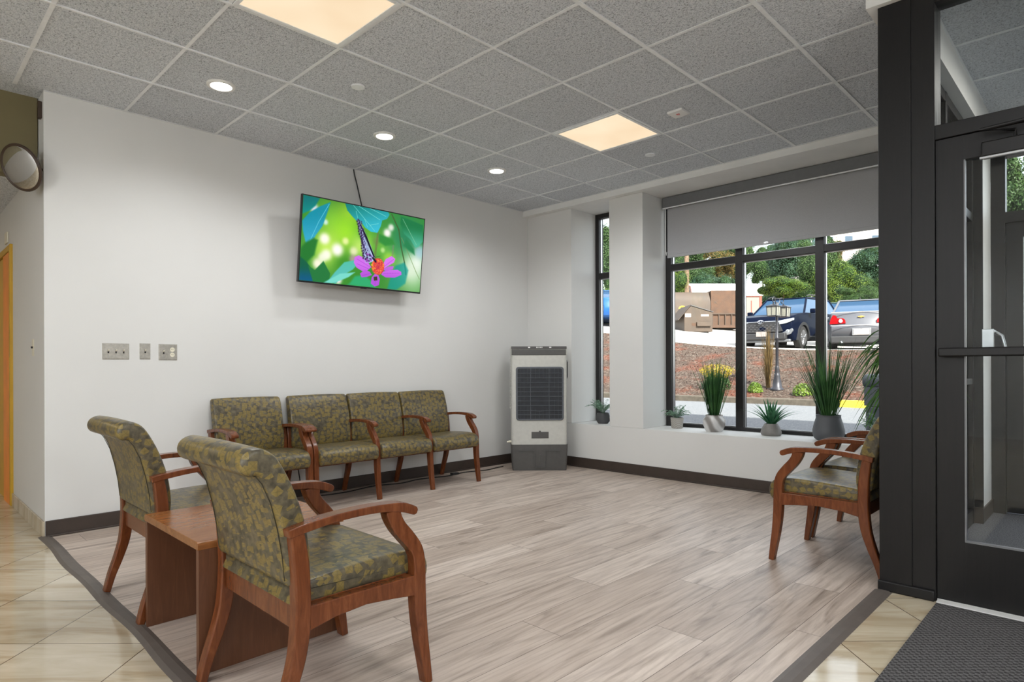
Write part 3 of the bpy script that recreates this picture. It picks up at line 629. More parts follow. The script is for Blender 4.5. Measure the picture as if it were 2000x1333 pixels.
def side(parent, xc, wd, lx=.022):
    mb = MB(); loft_ribbon(mb, FRONT, yz, xc - lx, xc + lx); mb.build('leg', wd, parent, bevel=.005)
    mb = MB(); loft_ribbon(mb, REAR, yz, xc - lx, xc + lx); mb.build('leg', wd, parent, bevel=.005)
    mb = MB(); loft_ribbon(mb, ARM, yz, xc - lx - .004, xc + lx + .004, roundend=True); mb.build('armrest', wd, parent, bevel=.007, seg=3)
    mb = MB()
    top = [(.105, .386), (.505, .386)]; bot = [(.505, .316), (.42, .328), (.31, .339), (.20, .331), (.105, .312)]
    mb.prism(top + bot, yz, xc - lx * .85, xc + lx * .85); mb.build('side_rail', wd, parent, bevel=.003)
def seat_unit(parent, xc, half, back, wd, fab):
    mb = MB(); pillow(mb, sm(SEATP), lambda a, b, d: (xc + d, a + SH, b), half + .003, .014); st = mb.build('seat', fab, parent, angle=60)
    MB().box((xc - half - .001, .10 + SH, .342), (xc + half + .001, .49 + SH, .3885)).build('seat_base', wd, parent, bevel=.002)
    mb = MB()
    pillow(mb, sm(back), lambda a, b, d: (xc + d, a + SH - .006 * (1 - (d / half) ** 2) * min(1, max(0, (b - .45) * 4)), b + .005 * (1 - (d / half) ** 2) * max(0, (b - .7) * 6)), half + .012, .016); bk = mb.build('backrest', fab, parent, angle=60)
    if back is BACKP:    # piping seams down the rear edges and under the roll
        mb = MB()
        for s in (-1, 1): mb.tube([(xc + s * (half - .006), u + SH - .001, z) for (u, z) in [(.0595, .465), (.052, .54), (.038, .62), (.018, .70), (-.008, .760), (-.026, .784)]], .0014, 5)
        mb.tube([(xc - half + .006, -.027 + SH, .7835), (xc, -.031 + SH, .7845), (xc + half - .006, -.027 + SH, .7835)], .0016, 5)
        mb.build('piping', M['piping'], bk)
    mb = MB(); mb.prism([(.490, .386), (.512, .386), (.512, .322), (.490, .322)], yz, xc - half + .008, xc + half - .008)
    mb.build('seat_rail', wd, parent, bevel=.003)
    mb = MB(); mb.prism([(.082, .388), (.105, .388), (.105, .315), (.082, .315)], yz, xc - half + .008, xc + half - .008); mb.build('seat_rail', wd, parent, bevel=.003)
def armchair(name, loc, rz, label, group, back=BACKP):
    e = empty(name, loc, rz, label, 'armchair', group)
    for s in (-1, 1): side(e, s * .275, M['cherry'])
    seat_unit(e, 0, .255, back, M['cherry'], M['fabric'])
    return e
c0 = armchair('waiting_armchair', (2.943, -4.417, 0), 0, 'patterned olive armchair seen from behind in the foreground, right of the low wooden table', 'rolled back armchairs beside the wooden table')
c1 = copy_tree(c0); c1.location = (1.693, -4.421, 0); tag(c1, 'patterned olive armchair seen from behind, between the left wall and the low wooden table')
g = 'reddish armchairs beside the entrance post'
c2 = copy_tree(c0); c2.location = (3.804, -1.655, 0); c2.rotation_euler = (0, 0, math.pi / 2); tag(c2, 'patterned armchair in side view nearest the dark entrance post, facing the television wall', group=g)
c3 = copy_tree(c0); c3.location = (3.800, -1.015, 0); c3.rotation_euler = (0, 0, math.pi / 2 ); tag(c3, 'patterned armchair behind the one at the entrance post, nearer the window sill', group=g)
c4 = armchair('waiting_armchair', (.325, -3.455, 0), -math.pi / 2, 'single patterned olive armchair against the wall at the left end of the row of seats', 'seats against the television wall', BACKFLAT)
e = empty('three_seat_bench', (.325, -2.297, 0), -math.pi / 2, 'patterned olive three seat linked bench with shared wooden arms against the television wall', 'bench', 'seats against the television wall')
PT = .556
for k in range(4): side(e, (k - 1.5) * PT, M['cherry'], .019)
for k in range(3): seat_unit(e, (k - 1) * PT, .258, BACKFLAT, M['cherry'], M['fabric'])

# ------------------------------------------------------------------ low table
e = empty('side_table', (2.318, -4.40, 0), 0, 'low brown wooden side table with two solid panel legs between the foreground armchairs', 'table')
mb = MB(); x0, x1, y0, y1 = -.318, .305, -.295, .285
P = [(x0, .446), (x1, .446), (x1, .462), (x1 - .004, .470), (x1 - .012, .475), (x0 + .012, .475), (x0 + .004, .470), (x0, .462)]
mb.prism(P, XZ, y0, y1); mb.build('table_top', M['cherry_h'], e, bevel=.0015)
MB().box((x0 + .002, y0 + .003, 0), (x0 + .026, y1 - .02, .446)).build('panel_leg', M['cherry_e'], e, bevel=.0015)
MB().box((x1 - .026, y0 + .003, 0), (x1 - .002, y1 - .02, .446)).build('panel_leg', M['cherry_e'], e, bevel=.0015)
MB().box((x0 + .026, .20, .30), (x1 - .026, .22, .446)).build('apron', M['cherry_e'], e, bevel=.0015)

# ------------------------------------------------------------------ television
TW, TH = 1.240, .706
TC = Vector((.232, -2.463, 2.138)); tilt = math.atan2(.08, .69)
tv = bpy.data.objects.new('television', None); COL.objects.link(tv); tv.location = TC; tag(tv, 'wall mounted flat television tilted down, showing a butterfly on a pink flower', 'television')
# local axes: x -> world +y (screen right as seen), y -> up, z -> out of screen (world +x)
ez = Vector((math.cos(tilt), 0, -math.sin(tilt))); ey = Vector((math.sin(tilt), 0, math.cos(tilt))); ex = Vector((0, 1, 0))
tv.rotation_mode = 'QUATERNION'; tv.rotation_quaternion = Matrix((ex, ey, ez)).transposed().to_quaternion()
mb = MB(); mb.box((-TW / 2, -TH / 2, -.028), (TW / 2, TH / 2, -.002)); mb.box((-TW / 2 + .10, -TH / 2 + .04, -.05), (TW / 2 - .10, TH / 2 - .20, -.028)); mb.build('case', M['black'], tv, bevel=.002)
mb = MB(); b = .009
mb.box((-TW / 2, TH / 2 - b, -.004), (TW / 2, TH / 2, .002)); mb.box((-TW / 2, -TH / 2, -.004), (TW / 2, -TH / 2 + .014, .002)); mb.box((-TW / 2, -TH / 2, -.004), (-TW / 2 + b, TH / 2, .002)); mb.box((TW / 2 - b, -TH / 2, -.004), (TW / 2, TH / 2, .002)); mb.box((-.03, -TH / 2 - .006, -.01), (.03, -TH / 2, 0))
mb.build('bezel', M['black'], tv, bevel=.001)
def smooth(e0, e1, x):
    t_ = np.clip((x - e0) / (e1 - e0), 0, 1); return t_ * t_ * (3 - 2 * t_)
def paint(nx, ny):
    u, v = np.meshgrid((np.arange(nx) + .5) / nx, (np.arange(ny) + .5) / ny); A = 1.76
    img = np.zeros((ny, nx, 3)); img[:] = (60, 140, 50)
    rs = np.random.RandomState(7)
    def blob(cu, cv, r, col, k=1.0, e=2.0):
        d = np.sqrt(((u - cu) * A) ** 2 + (v - cv) ** 2) / r; a = np.clip(k * np.exp(-d ** e), 0, 1)[..., None]; img[:] = img * (1 - a) + np.array(col) * a
    def poly(P, col, soft=.006, vein=None, k=1, shade=None):
        P = np.array(P, float); n = len(P); inside = np.zeros(u.shape, bool); dist = np.full(u.shape, 9.)
        for i in range(n):
            (x1, y1), (x2, y2) = P[i], P[(i + 1) % n]
            c = ((y1 > v) != (y2 > v)) & (u < (x2 - x1) * (v - y1) / (y2 - y1 + 1e-9) + x1); inside ^= c
            dx, dy = (x2 - x1) * A, y2 - y1; L = dx * dx + dy * dy + 1e-9
            tt = np.clip(((u - x1) * A * dx + (v - y1) * dy) / L, 0, 1); dist = np.minimum(dist, np.hypot((u - x1) * A - tt * dx, v - y1 - tt * dy))
        sd_ = np.where(inside, dist, -dist); a = (smooth(-soft, soft, sd_) * k)[..., None]
        c = np.ones(img.shape) * np.array(col)
        if shade is not None:
            w = smooth(shade[0], shade[1], u * shade[2] + v * shade[3])[..., None]; c = c * (1 - w) + np.array(shade[4]) * w
        img[:] = img * (1 - a) + c * a
    def line(P, col, w, k=1):
        for i in range(len(P) - 1):
            (x1, y1), (x2, y2) = P[i], P[i + 1]; dx, dy = (x2 - x1) * A, y2 - y1; L = dx * dx + dy * dy + 1e-9
            tt = np.clip(((u - x1) * A * dx + (v - y1) * dy) / L, 0, 1); d = np.hypot((u - x1) * A - tt * dx, v - y1 - tt * dy)
            a = (smooth(w, w * .35, d) * k)[..., None]; img[:] = img * (1 - a) + np.array(col) * a
    # soft background
    for cu, cv, r, c, k in [(.3, .1, .22, (60, 120, 40), .9), (.22, .25, .2, (120, 190, 60), .8), (.36, .12, .14, (150, 200, 50), .8), (.33, .35, .2, (150, 220, 40), .9), (.5, .4, .14, (120, 200, 50), .8), (.68, .25, .2, (70, 150, 50), .9), (.66, .45, .16, (130, 200, 60), .8), (.8, .5, .18, (110, 190, 70), .8), (.2, .6, .2, (200, 240, 90), .9), (.33, .75, .15, (60, 140, 40), .8), (.45, .5, .12, (200, 235, 110), .8), (.85, .3, .3, (40, 130, 90), .9), (.93, .8, .25, (150, 200, 140), .9), (.95, .62, .14, (235, 245, 235), .9), (.9, .72, .12, (220, 235, 210), .8), (.7, .6, .08, (170, 220, 70), .7),
                            (.17, .47, .06, (255, 250, 235), .95), (.27, .58, .07, (255, 250, 245), .95), (.19, .66, .06, (250, 250, 230), .9), (.13, .78, .06, (250, 245, 220), .9), (.16, .7, .05, (245, 245, 225), .8), (.40, .57, .05, (235, 235, 190), .8), (.29, .95, .045, (250, 235, 235), .9), (.67, .27, .05, (250, 245, 240), .95), (.70, .19, .04, (245, 240, 235), .8), (.33, .46, .04, (240, 245, 170), .8), (.08, .13, .05, (220, 225, 245), .8), (.17, .27, .03, (210, 235, 235), .8), (.64, .5, .03, (200, 235, 150), .7), (.4, .67, .05, (190, 150, 170), .7), (.47, .33, .06, (90, 160, 50), .8), (.58, .4, .05, (110, 150, 70), .8), (.98, .45, .08, (180, 210, 240), .6)]: blob(cu, cv, r * 1.15, c, min(1, k * 1.1), 3.2 if r < .09 else 2.0)
    # leaves
    poly([(0, 0), (.12, 0), (.09, .1), (.05, .17), (0, .22)], (14, 110, 112), .012, shade=(0, .3, .4, 1, (20, 150, 140)))
    poly([(.20, .02), (.185, .12), (.15, .32), (.105, .44), (.05, .62), (.035, .56), (.01, .42), (.0, .3), (.05, .19), (.12, .1)], (20, 140, 160), .01, shade=(.1, .5, .3, .8, (60, 170, 205)))
    line([(.19, .05), (.12, .28), (.045, .6)], (110, 210, 230), .006, .7)
    poly([(.0, .62), (.03, .55), (.09, .48), (.12, .5), (.10, .68), (.04, .8), (0, .82)], (40, 120, 50), .02)
    poly([(0, .72), (.05, .78), (.12, .92), (.2, 1), (0, 1)], (24, 96, 70), .01, shade=(.8, 1, 0, 1, (20, 90, 130)))
    poly([(.06, .82), (.11, .86), (.17, .74), (.225, .88), (.22, 1), (.1, 1)], (40, 120, 62), .008)
    poly([(.21, .98), (.26, .86), (.33, .72), (.41, .68), (.44, .72), (.40, .8), (.34, .87), (.27, 1)], (80, 190, 160), .01, shade=(.6, .9, 0, 1, (90, 190, 180)))
    poly([(.18, 1), (.30, .87), (.42, .83), (.37, .9), (.3, .96), (.24, 1)], (120, 215, 200), .01)
    poly([(.38, .98), (.42, .88), (.5, .85), (.56, .92), (.6, 1), (.36, 1)], (50, 170, 110), .02)
    poly([(.31, 0), (.33, .08), (.37, .14), (.41, .19), (.45, .2), (.48, .25), (.53, .29), (.585, .29), (.61, .2), (.62, .12), (.66, .09), (.68, .03), (.66, -.02), (.3, -.02)], (10, 120, 104), .006, shade=(.05, .4, .35, .6, (60, 190, 215)))
    for q in [((.36, -.02), (.56, .27)), ((.42, 0), (.60, .12)), ((.47, .14), (.50, .24)), ((.40, .07), (.42, .17)), ((.52, .21), (.59, .17)), ((.47, -.02), (.65, .06))]: line(q, (130, 225, 215), .005, .7)
    line([(.70, .02), (.77, .2), (.80, .42), (.84, .62), (.86, .78)], (66, 92, 50), .014, .9); line([(.80, .3), (.88, .52), (.95, .72), (.99, .82)], (120, 150, 90), .008, .7)
    line([(.59, .3), (.575, .62)], (110, 110, 70), .022, .6); line([(.73, .42), (.725, .7)], (130, 130, 110), .018, .5)
    poly([(.78, .02), (.86, .04), (.99, .08), (1, .30), (.96, .38), (.93, .40), (.88, .3), (.82, .24), (.78, .12)], (30, 120, 70), .012, shade=(.1, .4, 0, 1, (80, 180, 150)))
    line([(.8, .05), (.94, .36)], (150, 210, 170), .006, .6)
    poly([(.84, .3), (.92, .42), (.93, .5), (.88, .46), (.82, .40)], (40, 130, 80), .02)
    poly([(.76, .68), (.84, .62), (.88, .72), (.86, .9), (.78, 1), (.7, 1), (.72, .86)], (20, 150, 140), .02, k=.8)
    poly([(.60, .30), (.72, .34), (.74, .40), (.66, .44), (.6, .4)], (50, 140, 60), .02)
    # flower
    pk = (206, 110, 232); pk2 = (150, 60, 190)
    for P, c in [([(.55, .74), (.50, .64), (.44, .61), (.41, .64), (.405, .71), (.43, .77), (.50, .82)], pk), ([(.54, .8), (.50, .78), (.46, .84), (.475, .885), (.52, .87), (.56, .84)], (190, 96, 220)), ([(.585, .82), (.56, .87), (.555, .95), (.59, .985), (.625, .96), (.63, .88), (.615, .83)], pk),
                 ([(.64, .82), (.68, .85), (.76, .84), (.82, .79), (.815, .75), (.78, .73), (.70, .75), (.65, .78)], pk), ([(.64, .72), (.67, .61), (.72, .56), (.755, .59), (.745, .64), (.70, .69), (.66, .74)], (214, 120, 236)), ([(.65, .75), (.70, .70), (.745, .69), (.74, .73), (.68, .77)], (190, 100, 220))]: poly(P, c, .004, shade=(.7, .9, 0, 1, (180, 84, 214)))
    for q in [((.43, .66), (.54, .74)), ((.43, .72), (.54, .77)), ((.74, .6), (.66, .71)), ((.8, .77), (.66, .8)), ((.59, .96), (.6, .85)), ((.48, .86), (.55, .82))]: line(q, pk2, .005, .6)
    poly([(.575, .86), (.605, .85), (.61, .90), (.58, .91)], (66, 60, 40), .003)
    du, dv = (u - .607) * A, (v - .72) * .9; r = np.hypot(du, dv); a = smooth(.105, .088, r)[..., None]
    nz = rs.rand(ny // 2 + 1, nx // 2 + 1).repeat(2, 0).repeat(2, 1)[:ny, :nx][..., None]
    cc = np.array((196, 26, 70)) * (1 - nz) + np.array((250, 130, 60)) * nz; ctr = smooth(.06, .0, r)[..., None]; cc = cc * (1 - .5 * ctr) + np.array((170, 30, 90)) * .5 * ctr
    img[:] = img * (1 - a) + cc * a
    for k in range(26):
        an = rs.rand() * 6.28; rr = .05 + .05 * rs.rand(); blob(.607 + rr * math.cos(an) / A, .715 + rr * math.sin(an), .009, [(250, 190, 60), (230, 60, 60), (255, 120, 80)][k % 3], 1)
    # butterfly wing
    poly([(.412, .165), (.43, .17), (.46, .25), (.50, .36), (.54, .48), (.575, .60), (.565, .66), (.53, .69), (.50, .69), (.48, .62), (.465, .50), (.445, .36), (.425, .25)], (188, 206, 246), .004)
    poly([(.43, .18), (.50, .36), (.578, .61), (.565, .61), (.52, .48), (.475, .34)], (24, 24, 40), .004)
    for q in [((.44, .22), (.55, .62)), ((.45, .30), (.535, .60)), ((.455, .4), (.52, .64))]: line(q, (30, 30, 60), .004, .9)
    for k in range(46):
        w = k / 46; v0 = .17 + w * .5; ul = .414 + .075 * w + .01 * math.sin(k * 2.3) + (.02 if k % 3 == 0 else 0) * w
        blob(ul + .006, v0, .012, (40, 20, 60), 1); 
        if k % 2: blob(ul + .024, v0 + .006, .009, (60, 30, 90), .9)
    for k in range(18): blob(.50 + .05 * rs.rand(), .58 + .1 * rs.rand(), .011, [(170, 60, 190), (60, 20, 80)][k % 2], .9)
    line([(.56, .62), (.585, .66)], (30, 26, 40), .02); line([(.575, .61), (.62, .58)], (60, 50, 50), .004, .8)
    return np.clip(img, 0, 255) / 255
nx, ny = 352, 198; IM = paint(nx, ny); LN = np.where(IM <= .04045, IM / 12.92, ((IM + .055) / 1.055) ** 2.4)
W2, H0, H1 = TW / 2 - b, -TH / 2 + .014, TH / 2 - b
gx = np.linspace(-W2, W2, nx + 1); gy = np.linspace(H1, H0, ny + 1); X_, Y_ = np.meshgrid(gx, gy)
vs_ = np.stack([X_.ravel(), Y_.ravel(), np.full(X_.size, .0005)], 1)
ii, jj = np.meshgrid(np.arange(nx), np.arange(ny)); a0 = (jj * (nx + 1) + ii).ravel(); fs_ = np.stack([a0, a0 + nx + 1, a0 + nx + 2, a0 + 1], 1)
me = bpy.data.meshes.new('screen'); me.from_pydata(vs_.tolist(), [], fs_.tolist())
at = me.color_attributes.new('picture', 'FLOAT_COLOR', 'CORNER'); cols = np.ones((nx * ny, 4, 4)); cols[:, :, :3] = LN.reshape(-1, 3)[:, None, :]; at.data.foreach_set('color', cols.ravel())
so_ = bpy.data.objects.new('screen', me); COL.objects.link(so_); so_.parent = tv
t = NT('screen_picture'); ca_ = t.n('ShaderNodeVertexColor', layer_name='picture'); t.set((0, 0, 0), .25, 0, .3); t.l(ca_.outputs[0], t.b.inputs['Emission Color']); t.b.inputs['Emission Strength'].default_value = .86; me.materials.append(t.m)
mb = MB(); mb.box((-.22, -.06, -.218), (.22, .10, -.205)); mb.box((-.18, -.03, -.22), (-.14, .03, -.045)); mb.box((.14, -.03, -.22), (.18, .03, -.045)); mb.build('wall_bracket', M['black'], tv)
mb = MB(); mb.tube([(.012, -2.452, ZC - .002), (.010, -2.440, 2.83), (.012, -2.415, 2.74), (.014, -2.385, 2.62), (.03, -2.362, 2.50), (.12, -2.355, 2.36), (.17, -2.35, 2.28)], .0055, 6); tag(mb.build('television_cable', M['cable']), 'thin black cable hanging from the ceiling edge down behind the television', 'cable')

# ------------------------------------------------------------------ wall plates
def plate(name, yc, zc, w, h, label, cat):
    e = empty(name, (0, yc, zc), 0, label, cat, 'steel plates on the television wall')
    mb = MB(); mb.add([(0, -w / 2, -h / 2), (0, w / 2, -h / 2), (0, w / 2, h / 2), (0, -w / 2, h / 2), (.006, -w / 2 + .006, -h / 2 + .006), (.006, w / 2 - .006, -h / 2 + .006), (.006, w / 2 - .006, h / 2 - .006), (.006, -w / 2 + .006, h / 2 - .006)],
                   [(0, 1, 5, 4), (1, 2, 6, 5), (2, 3, 7, 6), (3, 0, 4, 7), (4, 5, 6, 7), (0, 3, 2, 1)]); mb.build('plate', M['steel'], e, smooth=False)
    return e
def toggle(e, y):
    MB().box((.005, y - .005, -.013), (.0065, y + .005, .013)).build('switch_slot', M['black'], e, smooth=False)
    MB().add([(.006, y - .004, .0), (.006, y + .004, 0), (.006, y + .004, .011), (.006, y - .004, .011), (.018, y - .003, .008), (.018, y + .003, .008), (.018, y + .003, .014), (.018, y - .003, .014)], [(0, 1, 5, 4), (1, 2, 6, 5), (2, 3, 7, 6), (3, 0, 4, 7), (4, 5, 6, 7)]).build('toggle', M['cream'], e)
    for z in (-.030, .030): MB().xf(Matrix()).lathe([(.0005, 0), (.0032, 0), (.0028, .0012), (.0005, .0014)], n=10).xf(Matrix.Translation((.006, y, z)) @ Matrix.Rotation(math.pi / 2, 4, 'Y')).build('screw', M['alu'], e)
p = plate('switch_plate', -4.327, 1.206, .163, .112, 'wide steel triple light switch plate, leftmost of the wall plates', 'light switch')
for y in (-.046, 0, .046): toggle(p, y)
p = plate('switch_plate', -4.146, 1.209, .07, .114, 'narrow steel single light switch plate in the middle of the wall plates', 'light switch'); toggle(p, 0)
p = plate('outlet_plate', -3.996, 1.205, .125, .118, 'square steel plate with a switch and a double socket, right of the switch plates', 'socket'); toggle(p, -.030)
for z in (-.019, .019):
    so2 = MB().lathe([(.0005, 0), (.0165, 0), (.016, .0022), (.0005, .0024)], n=20).xf(Matrix.Translation((.006, .028, z)) @ Matrix.Rotation(math.pi / 2, 4, 'Y')).build('outlet', M['cream'], p)
    mb = MB(); mb.box((.0083, .022, z - .002), (.0087, .024, z + .006)); mb.box((.0083, .031, z - .002), (.0087, .033, z + .006)); mb.build('outlet_slots', M['black'], so2, smooth=False)
e = empty('light_switch', (-.40, -4.73, 1.235), 0, 'slim cream switch plate with a dark toggle on the side wall toward the hallway', 'light switch')
MB().box((-.035, -.003, -.058), (.035, 0, .058)).build('plate', M['cream'], e, bevel=.002); MB().box((-.005, -.014, -.006), (.005, -.003, .008)).build('toggle', M['black'], e, bevel=.002)

# ------------------------------------------------------------------ convex mirror
mp = Vector((0, -4.845, 2.362)); nrm = Vector((.49, -.785, -.37)).normalized()
e = bpy.data.objects.new('convex_mirror', None); COL.objects.link(e); e.location = mp; e.rotation_mode = 'QUATERNION'; e.rotation_quaternion = nrm.to_track_quat('Z', 'Y'); tag(e, 'round convex security mirror with a brown rim mounted high at the hallway corner', 'mirror')
R0 = .138; prof = []
MB().lathe([(R0 * math.sin(a * math.pi / 2 / 8) if a else .0005, .018 * math.cos(a * math.pi / 2 / 8)) for a in range(0, 9)], n=40).build('mirror_face', M['mirror'], e)
mb = MB(); mb.tube([(R0 * math.cos(a), R0 * math.sin(a), .0) for a in [2 * math.pi * i / 40 for i in range(41)]], .010, 8, caps=False); mb.lathe([(.001, -.02), (.11, -.018), (R0, -.004), (R0, 0), (.001, 0)], n=40); mb.build('rim', M['rim'], e)
br_ = MB(); q = e.rotation_quaternion.inverted(); a_ = q @ (Vector((-.03, -4.731, 2.38)) - mp); br_.tube([(0, 0, -.018), (0, 0, -.04), tuple(a_)], .008, 8); br_.build('bracket', M['rim'], e)

# ------------------------------------------------------------------ air cooler
e = empty('air_cooler', (.478, -.483, 0), YAW + .015, 'tall grey portable air cooler with a dark grille standing in the corner', 'air cooler')
# local: x to the viewer's right, y into the corner, front at y = -.16
HW, D0, D1 = .292, -.175, .145
def rrect(x0, x1, y0, y1, r, n=5):
    P = []
    for (cx_, cy_, a0) in ((x1 - r, y0 + r, -90), (x1 - r, y1 - r, 0), (x0 + r, y1 - r, 90), (x0 + r, y0 + r, 180)):
        for k in range(n + 1): a = math.radians(a0 + 90 * k / n); P.append((cx_ + r * math.cos(a), cy_ + r * math.sin(a)))
    return P
mb = MB(); mb.prism(rrect(-HW, HW, D0, D1, .03), XY, .272, 1.208); bd = mb.build('body', M['cooler'], e)
mb = MB(); mb.prism(rrect(-HW - .003, HW + .003, D0 + .002, D1, .02), XY, 1.208, 1.300); mb.build('control_top', M['cooler'], e, bevel=.005)
mb = MB(); mb.box((-HW + .004, D0 - .004, 1.210), (HW - .01, D0 + .02, 1.268)); mb.box((-HW + .0, D0 - .006, 1.272), (HW - .004, D0 + .08, 1.302)); ct = mb.build('control_panel', M['coolerdark'], e, bevel=.003)
mb = MB()
for (x, w_) in [(-.105, .011), (.117, .011)] + [(-.026 + k * .014, .004) for k in range(5)]:
    MB().box((x - w_, D0 - .008, 1.284), (x + w_, D0 - .005, 1.296)).build('indicator', M['white'], ct, smooth=False)
mb = MB(); mb.prism(rrect(-.244, .256, .525, 1.088, .03), XZ, D0 - .012, D0 + .01); fr_ = mb.build('grille_frame', M['grille'], e, bevel=.006)
mb = MB(); mb.prism(rrect(-.226, .238, .543, 1.070, .016), XZ, D0 - .0125, D0 - .011); mb.build('grille_back', M['grilledark'], fr_, smooth=False)
mb = MB()
for k in range(10):
    z = .585 + k * .0482; sag = -.010 if k == 1 else 0
    mb.tube([(-.226, D0 - .016, z), (-.05, D0 - .016, z + sag * .6), (.006, D0 - .017, z + sag), (.07, D0 - .016, z + sag * .6), (.238, D0 - .016, z)], .0032, 6)
for x in (-.092, .103): mb.tube([(x, D0 - .015, .543), (x, D0 - .015, 1.07)], .003, 6)
for k in range(11): mb.tube([(-.20 + k * .04, D0 - .0125, .543), (-.20 + k * .04, D0 - .0125, 1.07)], .0012, 4)
mb.build('louvre', M['grille'], fr_)
mb = MB(); mb.lathe([(.0005, 0), (.165, 0), (.165, .001), (.0005, .001)], n=30); mb.xf(Matrix.Translation((.006, D0 - .0125, .80)) @ Matrix.Rotation(math.pi / 2, 4, 'X')); mb.build('fan_opening', M['grilledark'], fr_, smooth=False)
mb = MB(); mb.box((-.082, D0 - .003, .338), (.097, D0 + .002, .405)); mb.lathe([(.0005, 0), (.011, 0), (.011, .004), (.0005, .004)], n=14); 
mb.v = mb.v[:8] + [tuple(Matrix.Translation((.006, D0 - .0005, .408)) @ Matrix.Rotation(math.pi / 2, 4, 'X') @ Vector(q)) for q in mb.v[8:]]
mb.build('badge', M['coolerdark'], e, smooth=False)
mb = MB(); P = rrect(-HW - .004, HW + .004, D0 - .004, D1 + .002, .02); n_ = len(P)
lv = [(0, .955), (.012, .962), (.245, 1.0), (.272, 1.0)]
vs = []; fs = []
for z, s_ in lv: vs += [(x * s_ + .002, y * s_, z) for x, y in P]
for j in range(3):
    for i in range(n_): fs.append((j * n_ + i, j * n_ + (i + 1) % n_, (j + 1) * n_ + (i + 1) % n_, (j + 1) * n_ + i))
fs += [tuple(range(n_ - 1, -1, -1)), tuple(range(3 * n_, 4 * n_))]; mb.add(vs, fs); tk = mb.build('water_tank', M['coolerdark'], e, angle=30)
mb = MB()
mb.prism([(-.215, .205), (-.065, .205), (-.055, .195), (-.055, .04), (-.048, .03), (.066, .03), (.072, .04), (.072, .195), (.082, .205), (.22, .205), (.22, .212), (.076, .212), (.064, .20), (.064, .044), (.06, .038), (-.042, .038), (-.047, .044), (-.047, .20), (-.059, .212), (-.215, .212)], XZ, D0 - .013, D0 + .012); mb.box((.003, D0 - .012, .10), (.015, D0 + .01, .17)); mb.build('tank_relief', M['coolerdark'], tk, smooth=False)
mb = MB()
for k in range(34): mb.box((-HW - .012, D0 + .03, .64 + k * .0160), (-HW + .002, D1 - .03, .648 + k * .0160))
mb.build('side_vents', M['cooler'], e, smooth=False)
mb = MB(); mb.tube([(-HW + .005, D0 + .05, .300), (-HW - .03, D0 + .05, .300)], .012, 10); mb.tube([(-HW - .03, D0 + .05, .300), (-HW - .045, D0 + .05, .294)], .007, 8); mb.build('drain_tap', M['cream'], e)
mb = MB(); mb.tube([(HW - .001, D0 + .09, 1.17), (HW + .012, D0 + .09, 1.13), (HW + .012, D0 + .09, .98), (HW - .001, D0 + .09, .95)], .006, 6); mb.build('handle', M['black'], e)
# cords along the wall
mb = MB(); P = catmull([(.03, -3.02, .40), (.035, -3.0, .20), (.05, -2.96, .03), (.12, -2.86, .006), (.15, -2.6, .006), (.09, -2.3, .006), (.16, -2.05, .006), (.12, -1.8, .006), (.18, -1.5, .006), (.14, -1.25, .006), (.20, -1.0, .006), (.17, -.80, .006), (.16, -.70, .006)], 6); mb.tube(P, .005, 6)
tag(mb.build('power_cord', M['cable']), 'black power cord running along the floor under the wall seats to the air cooler', 'cord')
mb = MB(); mb.box((.12, -1.42, 0), (.17, -1.34, .02)); tag(mb.build('plug_adapter', M['black'], bevel=.004), 'small black plug adapter on the floor under the right end of the bench', 'plug')

# ------------------------------------------------------------------ potted plants
def blade_pot(name, loc, potprof, potmat, leafmat, n, L, spread, wid, label, droop=.5, seed=1, base_r=.03, soilz=None, dirlean=(0, 0), squash=1, minl=.55):
    e = empty(name, loc, 0, label, 'potted plant', 'potted plants on the window sills')
    MB().lathe(potprof, n=32).build('pot', potmat, e)
    zt = soilz if soilz else max(z for r, z in potprof) - .012; rr = min(r for r, z in potprof if z > zt * .7 and r > .01) - .004
    MB().lathe([(.001, zt - .004), (rr, zt - .004), (rr, zt), (.001, zt)], n=20).build('soil', M['soil'], e)
    rnd = random.Random(seed); mb = MB()
    for i in range(n):
        a = rnd.random() * 6.283; s = rnd.random() ** .7; out = spread * s * (0.6 + .4 * rnd.random()); l = L * (minl + (1 - minl) * rnd.random())
        d = Vector((math.cos(a), math.sin(a) * squash, 0)); b0 = d * base_r * math.sqrt(rnd.random()) + Vector((0, 0, zt - .005))
        lean = Vector((dirlean[0], dirlean[1], 0)); pts = []; ws = []; N = 7
        for k in range(N):
            t_ = k / (N - 1); r_ = out * (t_ ** 1.0) * (1 - droop * .3) + out * droop * .7 * t_ ** 2.2
            z_ = l * (t_ - droop * (out / max(spread, .01)) * .45 * t_ ** 2.4)
            pts.append(b0 + d * r_ * l + lean * t_ * l + Vector((0, 0, z_ * math.sqrt(max(.15, 1 - (out * .55) ** 2)))))
            ws.append(wid * (1 - t_ ** 2.2) * (.55 + .45 * min(1, t_ * 5)) + .0003)
        wd = Vector((-d.y, d.x, 0)); wd = (wd + Vector((rnd.uniform(-.5, .5), rnd.uniform(-.5, .5), 0))).normalized()
        mb.quadstrip(pts, wd, ws)
    mb.build('foliage', leafmat, e, angle=180)
    return e
